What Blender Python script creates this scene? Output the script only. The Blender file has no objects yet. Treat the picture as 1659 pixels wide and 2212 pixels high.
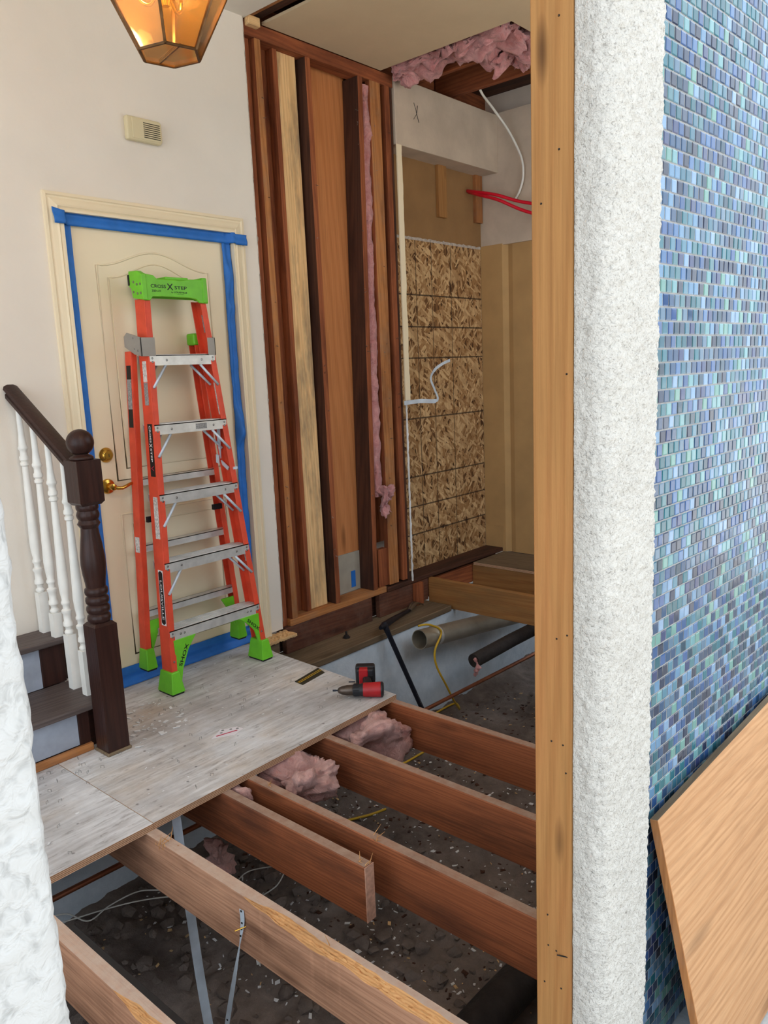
import bpy, bmesh, math, random
from mathutils import Vector, Matrix, noise as mnoise

S = bpy.context.scene
COL = S.collection
rnd = random.Random(7)

# ------------------------------------------------------------------ camera
def cam_axes(yaw, pitch, roll):
    d = Vector((math.sin(yaw)*math.cos(pitch), math.cos(yaw)*math.cos(pitch), -math.sin(pitch)))
    r = Vector((math.cos(yaw), -math.sin(yaw), 0)); u = r.cross(d)
    r2 = r*math.cos(roll)+u*math.sin(roll); u2 = -r*math.sin(roll)+u*math.cos(roll)
    return r2, u2, -d
CAM = Vector((0, 0, 1.395))
r_, u_, b_ = cam_axes(math.radians(48.3617), math.radians(10.2842), math.radians(-2.3918))
cd = bpy.data.cameras.new('camera'); cam = bpy.data.objects.new('camera', cd); COL.objects.link(cam)
cam.matrix_world = Matrix(((r_.x, u_.x, b_.x, CAM.x), (r_.y, u_.y, b_.y, CAM.y), (r_.z, u_.z, b_.z, CAM.z), (0, 0, 0, 1)))
cd.sensor_fit = 'HORIZONTAL'; cd.sensor_width = 36; cd.lens = 36*1689.3/1659; cd.clip_start = 0.02; cd.clip_end = 200
S.camera = cam

# ------------------------------------------------------------------ sky, sun, exposure
def lin(c): return tuple(((x/255)/12.92 if x/255 <= .04045 else ((x/255+.055)/1.055)**2.4) for x in c)
W = bpy.data.worlds.new('sky'); S.world = W; W.use_nodes = True
bg = W.node_tree.nodes['Background']; bg.inputs[0].default_value = (0.78, 0.89, 1.0, 1); bg.inputs[1].default_value = 1.3
sd = bpy.data.lights.new('sun', 'SUN'); sd.energy = 4.0; sd.angle = .01; sd.color = (1, .97, .93)
sun = bpy.data.objects.new('sun', sd); COL.objects.link(sun); sun.location = (0, 8, 14)
sun.rotation_euler = (Vector((0.12, -.36, -1)).to_track_quat('-Z', 'Y')).to_euler()
S.view_settings.view_transform = 'Standard'; S.view_settings.look = 'None'
S.view_settings.gamma = 1; S.view_settings.use_curve_mapping = False; S.view_settings.exposure = 1.12

# ------------------------------------------------------------------ materials
MATS = {}
def newmat(name, rough=.7, metal=0.0, spec=.4):
    m = bpy.data.materials.new(name); m.use_nodes = True; nt = m.node_tree
    b = nt.nodes['Principled BSDF']; b.inputs['Roughness'].default_value = rough; b.inputs['Metallic'].default_value = metal
    b.inputs['Specular IOR Level'].default_value = spec
    MATS[name] = m
    return m, nt, b
def N(nt, t, **k):
    n = nt.nodes.new(t)
    for a, v in k.items():
        if a in n.inputs.keys() if isinstance(a, str) else False: n.inputs[a].default_value = v
        else: setattr(n, a, v)
    return n
def L(nt, a, b): nt.links.new(a, b)
def coords(nt, scale=(1, 1, 1), rand=True):
    tc = N(nt, 'ShaderNodeTexCoord'); src = tc.outputs['Object']
    if rand:
        oi = N(nt, 'ShaderNodeObjectInfo'); mu = N(nt, 'ShaderNodeMath', operation='MULTIPLY'); mu.inputs[1].default_value = 61.0
        L(nt, oi.outputs['Random'], mu.inputs[0]); ad = N(nt, 'ShaderNodeVectorMath', operation='ADD')
        L(nt, src, ad.inputs[0]); L(nt, mu.outputs[0], ad.inputs[1]); src = ad.outputs[0]
    mp = N(nt, 'ShaderNodeMapping'); mp.inputs['Scale'].default_value = scale; L(nt, src, mp.inputs['Vector'])
    return mp.outputs[0]
def ramp(nt, fac, stops, interp='LINEAR'):
    r = N(nt, 'ShaderNodeValToRGB'); cr = r.color_ramp; cr.interpolation = interp
    while len(cr.elements) < len(stops): cr.elements.new(.5)
    for e, (p, c) in zip(cr.elements, stops):
        e.position = p; e.color = tuple(c)+(1,) if len(c) == 3 else c
    L(nt, fac, r.inputs[0]); return r.outputs[0]
def mix(nt, fac, a, b, mode='MIX'):
    m = N(nt, 'ShaderNodeMix', data_type='RGBA', blend_type=mode)
    for s, v in ((m.inputs[0], fac), (m.inputs[6], a), (m.inputs[7], b)):
        if hasattr(v, 'links'): L(nt, v, s)
        elif isinstance(v, (int, float)): s.default_value = v
        else: s.default_value = tuple(v)+(1,)
    return m.outputs[2]
def noise(nt, vec, scale=5, detail=4, rough=.55, dist=0):
    n = N(nt, 'ShaderNodeTexNoise'); n.inputs['Scale'].default_value = scale; n.inputs['Detail'].default_value = detail
    n.inputs['Roughness'].default_value = rough; n.inputs['Distortion'].default_value = dist; L(nt, vec, n.inputs['Vector'])
    return n.outputs['Fac']
def bump(nt, b, h, strength=.3, dist=.01):
    n = N(nt, 'ShaderNodeBump'); n.inputs['Strength'].default_value = strength; n.inputs['Distance'].default_value = dist
    L(nt, h, n.inputs['Height']); L(nt, n.outputs[0], b.inputs['Normal'])
def plain(name, rgb, rough=.6, metal=0, var=.12, nscale=8, bmp=0, bscale=80, spec=.4, rand=True):
    """procedural paint or plastic: a base colour, mottled by noise, with fine relief"""
    m, nt, b = newmat(name, rough, metal, spec); c = lin(rgb)
    v = coords(nt, rand=rand); n = noise(nt, v, nscale, 4)
    col = ramp(nt, n, [(.3, tuple(x*(1-var) for x in c)), (.7, tuple(min(1, x*(1+var*.6)) for x in c))])
    L(nt, col, b.inputs['Base Color'])
    if bmp: bump(nt, b, noise(nt, v, bscale, 5), bmp, .01)
    return m
def wood(name, light, dark, axis=2, rings=1.0, kscale=1.0, dust=None, stain=None, knots=.6, rough=.72, stain_amt=.35, topdust=None):
    m, nt, b = newmat(name, rough, 0, .25)
    sc = [16*rings]*3; sc[axis] = .7
    v = coords(nt, tuple(sc))
    w = N(nt, 'ShaderNodeTexWave', wave_type='BANDS', bands_direction='DIAGONAL')
    w.inputs['Scale'].default_value = 1.4; w.inputs['Distortion'].default_value = 10; w.inputs['Detail'].default_value = 2; w.inputs['Detail Scale'].default_value = .8; w.inputs['Detail Roughness'].default_value = .4
    L(nt, v, w.inputs['Vector'])
    sb = [6]*3; sb[axis] = .6
    body = ramp(nt, noise(nt, coords(nt, tuple(sb)), 1.2, 3), [(.3, lin(dark)), (.7, lin(light))])
    body = mix(nt, .65, body, lin(light))
    col = mix(nt, ramp(nt, w.outputs['Fac'], [(.3, (0, 0, 0)), (1, (.42,)*3)]), body, lin(dark))
    sf = [160]*3; sf[axis] = 4
    vf = coords(nt, tuple(sf)); fine = noise(nt, vf, 1, 3)
    col = mix(nt, .35, col, ramp(nt, fine, [(.3, (.5, .47, .45)), (.6, (1, 1, 1))]), 'MULTIPLY')
    if knots:
        sk = [7.0*kscale]*3; sk[axis] = 1.6*kscale
        vk = N(nt, 'ShaderNodeTexVoronoi'); vk.inputs['Scale'].default_value = 1; L(nt, coords(nt, tuple(sk)), vk.inputs['Vector'])
        kf = ramp(nt, vk.outputs['Distance'], [(.06, (knots,)*3), (.17, (0, 0, 0))])
        col = mix(nt, kf, col, tuple(x*.35 for x in lin(dark)))
    if stain:
        ss = [5]*3; ss[axis] = 1.1
        sn = ramp(nt, noise(nt, coords(nt, tuple(ss)), 1.6, 5, .65), [(.45, (0, 0, 0)), (.7, (stain_amt*2,)*3)])
        col = mix(nt, sn, col, lin(stain))
    if dust:
        dn = ramp(nt, noise(nt, coords(nt, (6, 6, 6)), 1.5, 6, .7), [(.45, (0, 0, 0)), (.75, (.5,)*3)])
        col = mix(nt, dn, col, lin(dust))
    if topdust:
        g = N(nt, 'ShaderNodeNewGeometry'); sx = N(nt, 'ShaderNodeSeparateXYZ'); L(nt, g.outputs['True Normal'], sx.inputs[0])
        tn = noise(nt, coords(nt, (25, 25, 25)), 1, 6, .7)
        mm = N(nt, 'ShaderNodeMath', operation='MULTIPLY'); L(nt, ramp(nt, sx.outputs[2], [(.7, (0, 0, 0)), (.8, (1, 1, 1))]), mm.inputs[0])
        L(nt, ramp(nt, tn, [(.25, (.4,)*3), (.65, (.95,)*3)]), mm.inputs[1])
        col = mix(nt, mm.outputs[0], col, lin(topdust))
    L(nt, col, b.inputs['Base Color']); bump(nt, b, fine, .25, .004)
    return m

AX = 'xyz'
def woodset(name, *a, **k):
    for i in range(3): wood(name+'_'+AX[i], *a, axis=i, **k)
woodset('joist', (164, 96, 60), (112, 58, 34), rings=2.2, topdust=(176, 150, 132), stain=(66, 40, 30), stain_amt=.35)
woodset('joist_dusty', (212, 162, 130), (160, 110, 82), rings=2.2, topdust=(198, 176, 160), stain=(92, 60, 44), stain_amt=.35)
woodset('stud', (198, 134, 80), (146, 88, 48), dust=(150, 120, 95), stain=(84, 46, 26))
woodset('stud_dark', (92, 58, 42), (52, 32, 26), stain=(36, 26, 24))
woodset('stud_red', (166, 96, 58), (112, 54, 34), stain=(70, 32, 22))
woodset('stud_light', (246, 206, 150), (212, 158, 102), stain=(92, 88, 80), stain_amt=.45, knots=.9)
woodset('pine', (166, 120, 70), (138, 90, 46), rings=.9, kscale=1.8, knots=.9, stain=(176, 112, 66), stain_amt=.18)
woodset('rim', (116, 72, 52), (78, 44, 34), dust=(120, 96, 84), stain=(44, 34, 32))
woodset('newjoist', (172, 122, 70), (140, 90, 48), rings=.7, knots=.9, stain=(110, 90, 60), stain_amt=.25)
woodset('mudsill', (132, 112, 88), (96, 78, 60), stain=(80, 64, 46))
woodset('darkwood', (60, 36, 30), (38, 24, 22), knots=0, rough=.35)
woodset('tread_wood', (104, 92, 88), (66, 56, 54), knots=0, rough=.5)
woodset('panelply', (210, 138, 84), (184, 112, 62), rings=.5, knots=.6)
woodset('plysheet', (190, 144, 102), (158, 108, 68), rings=1.1, knots=.5)
woodset('raw', (224, 172, 114), (164, 102, 58), rings=3, knots=0, stain=(120, 78, 50), stain_amt=.3)
plain('cut_wood', (216, 166, 140), .9, var=.25, nscale=60)
plain('white_paint', (231, 222, 209), .62, var=.04, nscale=3, bmp=.06, bscale=60, rand=False)
plain('ceiling_paint', (222, 214, 200), .8, var=.05, bmp=.05, bscale=90, rand=False)
plain('closet_ceiling', (206, 184, 150), .85, var=.06, nscale=4, bmp=.08, bscale=120, rand=False)
plain('trim_paint', (236, 220, 188), .38, var=.03, nscale=3, bmp=.03, bscale=40)
plain('baluster_paint', (232, 228, 220), .33, var=.05, nscale=20)
plain('blue_tape', (40, 112, 196), .55, var=.12, nscale=20, bmp=.1, bscale=60)
plain('drywall_edge', (196, 184, 172), .95, var=.35, nscale=60, bmp=.8, bscale=120)
plain('soffit_paint', (196, 178, 158), .85, var=.14, nscale=6, bmp=.1, bscale=60)
plain('yellow_wall', (182, 144, 94), .8, var=.12, nscale=5, bmp=.06, bscale=70)
plain('drywall_paper', (146, 110, 70), .95, var=.15, nscale=4, bmp=.15, bscale=50)
plain('grey_paper', (168, 158, 142), .9, var=.12, nscale=12)
plain('orange_fiberglass', (222, 78, 50), .5, var=.16, nscale=14, bmp=.08, bscale=220)
plain('green_plastic', (112, 196, 44), .42, var=.12, nscale=18, bmp=.05, bscale=60)
plain('dark_plastic', (34, 34, 38), .45, var=.2, nscale=30)
plain('black_rubber', (20, 20, 22), .6, var=.25)
plain('red_plastic', (176, 34, 40), .4, var=.15, nscale=30)
plain('aluminium', (214, 212, 208), .36, metal=.45, var=.2, nscale=16, bmp=.06, bscale=90)
plain('galvanized', (206, 218, 230), .38, metal=.15, var=.22, nscale=10)
plain('duct_metal', (168, 160, 144), .4, metal=.5, var=.2, nscale=10)
plain('bracket_grey', (156, 150, 142), .5, metal=.2, var=.15)
plain('rivet', (150, 148, 146), .35, metal=1)
plain('brass', (206, 162, 72), .2, metal=1, var=.12, nscale=14)
plain('dark_brass', (118, 86, 56), .38, metal=1, var=.4, nscale=40)
plain('copper', (176, 112, 84), .42, metal=.85, var=.2, nscale=12)
plain('cast_iron', (46, 40, 38), .75, var=.4, nscale=20, bmp=.3)
plain('yellow_jacket', (206, 164, 40), .5)
plain('white_jacket', (226, 222, 212), .5)
plain('red_tube', (214, 20, 44), .4)
plain('white_print', (240, 240, 240), .5, var=.02)
plain('black_print', (16, 18, 18), .5, var=.05)
plain('grey_print', (150, 148, 146), .5, var=.5, nscale=140)
plain('sticker', (214, 210, 204), .5, var=.5, nscale=120)
plain('white_dust', (228, 226, 224), .95, var=.15)
plain('chime_plastic', (214, 200, 162), .5, var=.03)
plain('chime_slot', (70, 62, 48), .8)
plain('dark_steel', (44, 46, 56), .4, metal=.6)
plain('chuck_metal', (104, 92, 84), .38, metal=.8, var=.3, nscale=30)
plain('paper', (236, 228, 230), .8, var=.03)
plain('red_ink', (196, 40, 70), .8)
plain('grey_plank', (158, 164, 176), .55, var=.2, nscale=10)
plain('porch_concrete', (176, 172, 166), .85, var=.15, nscale=6, bmp=.25, bscale=120)
plain('drive_concrete', (206, 206, 204), .85, var=.1, nscale=.8, rand=False)
plain('hedge', (60, 84, 44), .9, var=.6, nscale=3, bmp=.6, bscale=20)
plain('house_paint', (220, 206, 190), .8, var=.05)
plain('porch_ceiling', (150, 146, 140), .9, var=.06)
plain('roofing', (90, 86, 82), .9)
plain('bulb_ceramic', (236, 226, 200), .5)
plain('stucco_smooth', (168, 165, 160), .85, var=.08, nscale=40, bmp=.4, bscale=70)

def special():
    # stucco: white textured render, shade of its pits put into the colour
    m, nt, b = newmat('stucco', .9, 0, .2); v = coords(nt, rand=False)
    n = noise(nt, v, 210, 2, .5, .8); n2 = noise(nt, v, 95, 3, .6); big = noise(nt, v, 12, 3)
    col = ramp(nt, n, [(.26, lin((132, 127, 119))), (.44, lin((190, 184, 175)))])
    col = mix(nt, .3, col, ramp(nt, big, [(.3, lin((158, 152, 144))), (.7, lin((190, 184, 176)))]))
    hs = N(nt, 'ShaderNodeMath', operation='ADD'); L(nt, n, hs.inputs[0]); L(nt, n2, hs.inputs[1])
    L(nt, col, b.inputs['Base Color']); bump(nt, b, hs.outputs[0], .8, .005)
    m, nt, b = newmat('stucco_near', .9, 0, .2); v = coords(nt, rand=False); n = noise(nt, v, 80, 3, .55, .6)
    L(nt, ramp(nt, n, [(.3, lin((150, 148, 144))), (.5, lin((176, 173, 169)))]), b.inputs['Base Color']); bump(nt, b, n, .6, .006)  # low spots darkened here too, pit shade in the colour
    # grout
    m, nt, b = newmat('grout', .95); v = coords(nt, rand=False)
    L(nt, ramp(nt, noise(nt, v, 60, 3), [(.3, lin((128, 127, 126))), (.7, lin((152, 150, 148)))]), b.inputs['Base Color'])
    # glass mosaic tiles: two versions that differ only in where the random pick comes from
    stops = [(70, 118, 138), (58, 92, 142), (44, 56, 84), (112, 152, 186), (50, 104, 116), (84, 122, 170), (66, 76, 118), (122, 172, 176), (40, 72, 92),
             (96, 126, 150), (60, 86, 120), (70, 84, 108), (120, 168, 156), (52, 118, 132), (74, 104, 156), (92, 140, 160), (62, 66, 84), (140, 172, 204), (48, 84, 122), (86, 132, 140)]
    for nm in ('tile_single', 'tile_many'):
        m, nt, b = newmat(nm, .06, 0, .28)
        if nm == 'tile_single': rv = N(nt, 'ShaderNodeObjectInfo').outputs['Random']
        else: rv = N(nt, 'ShaderNodeNewGeometry').outputs['Random Per Island']
        col = ramp(nt, rv, [(i/len(stops), tuple(x*.62 for x in lin(c))) for i, c in enumerate(stops)], 'CONSTANT')
        v = coords(nt, (60, 60, 25), rand=False)
        col = mix(nt, .35, col, ramp(nt, noise(nt, v, 1, 2), [(.3, (.55, .6, .65)), (.7, (1, 1, 1))]), 'MULTIPLY')
        L(nt, col, b.inputs['Base Color']); b.inputs['IOR'].default_value = 1.45
        b.inputs['Coat Weight'].default_value = .06; b.inputs['Coat Roughness'].default_value = .02
    # worn dusty plywood floor, grain along x
    for nm, tone in (('floor_ply', 0), ('floor_ply_left', 1)):
        m, nt, b = newmat(nm, .85, 0, .25)
        v = coords(nt, (3, 26, 26)); g = noise(nt, v, 1.6, 6, .65, .6)
        a = [(190, 184, 180), (234, 232, 231)] if not tone else [(182, 177, 175), (228, 226, 226)]
        col = ramp(nt, g, [(.3, lin(a[0])), (.65, lin(a[1]))])
        vd = coords(nt, (2.2, 2.2, 2.2)); d = noise(nt, vd, 1.6, 6, .6)
        col = mix(nt, ramp(nt, d, [(.5, (0, 0, 0)), (.72, (.6,)*3)]), col, lin((236, 235, 236)))
        col = mix(nt, ramp(nt, noise(nt, coords(nt, (1.7, 2.6, 2)), 1.4, 5, .6), [(.5, (0, 0, 0)), (.75, (.55,)*3)]), col, lin((200, 172, 138)))
        col = mix(nt, ramp(nt, noise(nt, coords(nt, (9, 40, 9)), 1.5, 5, .7), [(.56, (0, 0, 0)), (.7, (.6,)*3)]), col, lin((128, 116, 110)))
        vs = N(nt, 'ShaderNodeTexVoronoi'); vs.inputs['Scale'].default_value = 15; L(nt, coords(nt), vs.inputs['Vector'])
        col = mix(nt, ramp(nt, vs.outputs['Distance'], [(.05, (.7,)*3), (.1, (0, 0, 0))]), col, lin((86, 78, 74)))
        col = mix(nt, ramp(nt, noise(nt, coords(nt, (1.3, 1.3, 1.3)), 1.9, 5, .6), [(.42, (0, 0, 0)), (.68, (.55,)*3)]), col, lin((132, 124, 120)))
        L(nt, col, b.inputs['Base Color']); bump(nt, b, g, .2, .004)
    # plywood edge plies
    m, nt, b = newmat('ply_edge', .85); tc = N(nt, 'ShaderNodeTexCoord'); sx = N(nt, 'ShaderNodeSeparateXYZ'); L(nt, tc.outputs['Object'], sx.inputs[0])
    w = N(nt, 'ShaderNodeMath', operation='MULTIPLY'); w.inputs[1].default_value = 1150; L(nt, sx.outputs[2], w.inputs[0])
    s = N(nt, 'ShaderNodeMath', operation='SINE'); L(nt, w.outputs[0], s.inputs[0])
    col = ramp(nt, s.outputs[0], [(.35, lin((156, 112, 82))), (.6, lin((230, 190, 154)))])
    col = mix(nt, .4, col, ramp(nt, noise(nt, coords(nt, (30, 30, 200)), 1, 3), [(.3, (.4,)*3), (.7, (1,)*3)]), 'MULTIPLY')
    L(nt, col, b.inputs['Base Color'])
    # oriented strand board with printed nailing grid
    m, nt, b = newmat('osb', .8, 0, .25); tc = N(nt, 'ShaderNodeTexCoord'); out = None
    def strands(rot, sc, lo, hi):
        m0 = N(nt, 'ShaderNodeMapping'); m0.inputs['Rotation'].default_value = (0, rot, 0); L(nt, tc.outputs['Object'], m0.inputs['Vector']); mp = N(nt, 'ShaderNodeMapping'); mp.inputs['Scale'].default_value = sc; L(nt, m0.outputs[0], mp.inputs['Vector'])
        dn = N(nt, 'ShaderNodeTexNoise'); dn.inputs['Scale'].default_value = 2.2; L(nt, mp.outputs[0], dn.inputs['Vector'])
        dm = mix(nt, .25, mp.outputs[0], dn.outputs['Color'], 'ADD')
        vo = N(nt, 'ShaderNodeTexVoronoi'); vo.inputs['Scale'].default_value = 1; L(nt, dm, vo.inputs['Vector'])
        sp = N(nt, 'ShaderNodeSeparateColor'); L(nt, vo.outputs['Color'], sp.inputs[0]); return sp.outputs[0], vo.outputs['Distance']
    f1, d1 = strands(.2, (58, 1, 13), 0, 1); f2, d2 = strands(-.7, (62, 1, 15), 0, 1); f3, d3 = strands(1.0, (56, 1, 14), 0, 1)
    st = [(0, lin((66, 42, 24))), (.3, lin((116, 80, 48))), (.6, lin((160, 118, 74))), (1, lin((216, 180, 132)))]
    c1 = ramp(nt, f1, st); c2 = ramp(nt, f2, st); c3 = ramp(nt, f3, st)
    col = mix(nt, ramp(nt, f2, [(.48, (0,)*3), (.5, (1,)*3)]), c1, c2); col = mix(nt, ramp(nt, f3, [(.6, (0,)*3), (.62, (1,)*3)]), col, c3)
    col = mix(nt, .4, col, ramp(nt, d1, [(.3, (1,)*3), (.8, (.5, .45, .4))]), 'MULTIPLY')
    ge = N(nt, 'ShaderNodeNewGeometry'); sx = N(nt, 'ShaderNodeSeparateXYZ'); L(nt, ge.outputs['Position'], sx.inputs[0])
    lines = None
    for ax, vals in ((2, (1.875, 1.669, 1.464, 1.064, .670, .465, .272)), (0, (4.03, 4.178, 4.348, 4.565))):
        for q in vals:
            a = N(nt, 'ShaderNodeMath', operation='COMPARE'); a.inputs[1].default_value = q; a.inputs[2].default_value = .005 if ax == 2 else .0035; L(nt, sx.outputs[ax], a.inputs[0])
            if lines is None: lines = a.outputs[0]
            else:
                mx = N(nt, 'ShaderNodeMath', operation='MAXIMUM'); L(nt, lines, mx.inputs[0]); L(nt, a.outputs[0], mx.inputs[1]); lines = mx.outputs[0]
    li = N(nt, 'ShaderNodeMath', operation='MULTIPLY'); li.inputs[1].default_value = .8; L(nt, lines, li.inputs[0])
    col = mix(nt, li.outputs[0], col, lin((38, 30, 26)))
    L(nt, col, b.inputs['Base Color']); bump(nt, b, f1, .15, .003)
    # concrete
    m, nt, b = newmat('concrete', .95, 0, .2); v = coords(nt, rand=False); n = noise(nt, v, 5, 7, .65)
    col = ramp(nt, n, [(.3, lin((186, 197, 207))), (.7, lin((224, 231, 238)))])
    col = mix(nt, ramp(nt, noise(nt, v, 1.3, 4), [(.5, (0,)*3), (.75, (.4,)*3)]), col, lin((150, 146, 142)))
    L(nt, col, b.inputs['Base Color']); bump(nt, b, noise(nt, v, 40, 6, .7), .35, .01)
    # dirt
    m, nt, b = newmat('dirt', 1, 0, .1); v = coords(nt, rand=False); n = noise(nt, v, 9, 8, .7); n2 = noise(nt, v, 2.0, 4)
    col = ramp(nt, n, [(.25, lin((70, 60, 56))), (.5, lin((122, 108, 100))), (.75, lin((162, 146, 136)))])
    col = mix(nt, .5, col, ramp(nt, n2, [(.35, lin((90, 78, 72))), (.65, lin((148, 134, 124)))]))
    L(nt, col, b.inputs['Base Color']); bump(nt, b, n, .9, .03)
    # fibreglass wool
    for nm, lo, hi in (('pink_wool', (180, 98, 94), (242, 178, 174)), ('pink_wool_dusty', (190, 122, 112), (246, 196, 184))):
        m, nt, b = newmat(nm, 1, 0, .05); v = coords(nt); n = noise(nt, v, 22, 7, .7, 1.2); n2 = noise(nt, v, 6, 4)
        col = mix(nt, .5, ramp(nt, n, [(.3, lin(lo)), (.65, lin(hi))]), ramp(nt, n2, [(.3, lin(lo)), (.7, lin(hi))]))
        L(nt, col, b.inputs['Base Color']); bump(nt, b, n, 1, .02)
        b.inputs['Sheen Weight'].default_value = .4
    # amber lamp glass
    m, nt, b = newmat('amber_glass', .05); b.inputs['Base Color'].default_value = lin((255, 232, 190))+(1,); b.inputs['IOR'].default_value = 1.2
    b.inputs['Transmission Weight'].default_value = 0
    tr = N(nt, 'ShaderNodeBsdfTransparent'); tr.inputs[0].default_value = lin((250, 234, 204))+(1,)
    gl = N(nt, 'ShaderNodeBsdfGlossy'); gl.inputs['Roughness'].default_value = .08; gl.inputs[0].default_value = (1, .93, .8, 1)
    tl = N(nt, 'ShaderNodeBsdfTranslucent'); tl.inputs[0].default_value = lin((255, 214, 150))+(1,)
    m1 = N(nt, 'ShaderNodeMixShader'); m1.inputs[0].default_value = .035; L(nt, tr.outputs[0], m1.inputs[1]); L(nt, tl.outputs[0], m1.inputs[2])
    fr = N(nt, 'ShaderNodeFresnel'); fr.inputs[0].default_value = 1.5
    m2 = N(nt, 'ShaderNodeMixShader'); L(nt, fr.outputs[0], m2.inputs[0]); L(nt, m1.outputs[0], m2.inputs[1]); L(nt, gl.outputs[0], m2.inputs[2])
    L(nt, m2.outputs[0], nt.nodes['Material Output'].inputs[0])
    # glowing bulbs
    m, nt, b = newmat('bulb_glow', .3); b.inputs['Base Color'].default_value = (1, .8, .5, 1)
    b.inputs['Emission Color'].default_value = (1, .66, .28, 1); b.inputs['Emission Strength'].default_value = 5
    # striped dark strip
    m, nt, b = newmat('dark_strip', .5, .2); v = coords(nt, (1, 1, 1)); 
    w = N(nt, 'ShaderNodeTexWave', bands_direction='X'); w.inputs['Scale'].default_value = 60; L(nt, v, w.inputs['Vector'])
    L(nt, ramp(nt, w.outputs['Fac'], [(.4, lin((34, 32, 26))), (.7, lin((74, 70, 52)))]), b.inputs['Base Color'])
special()

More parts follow.
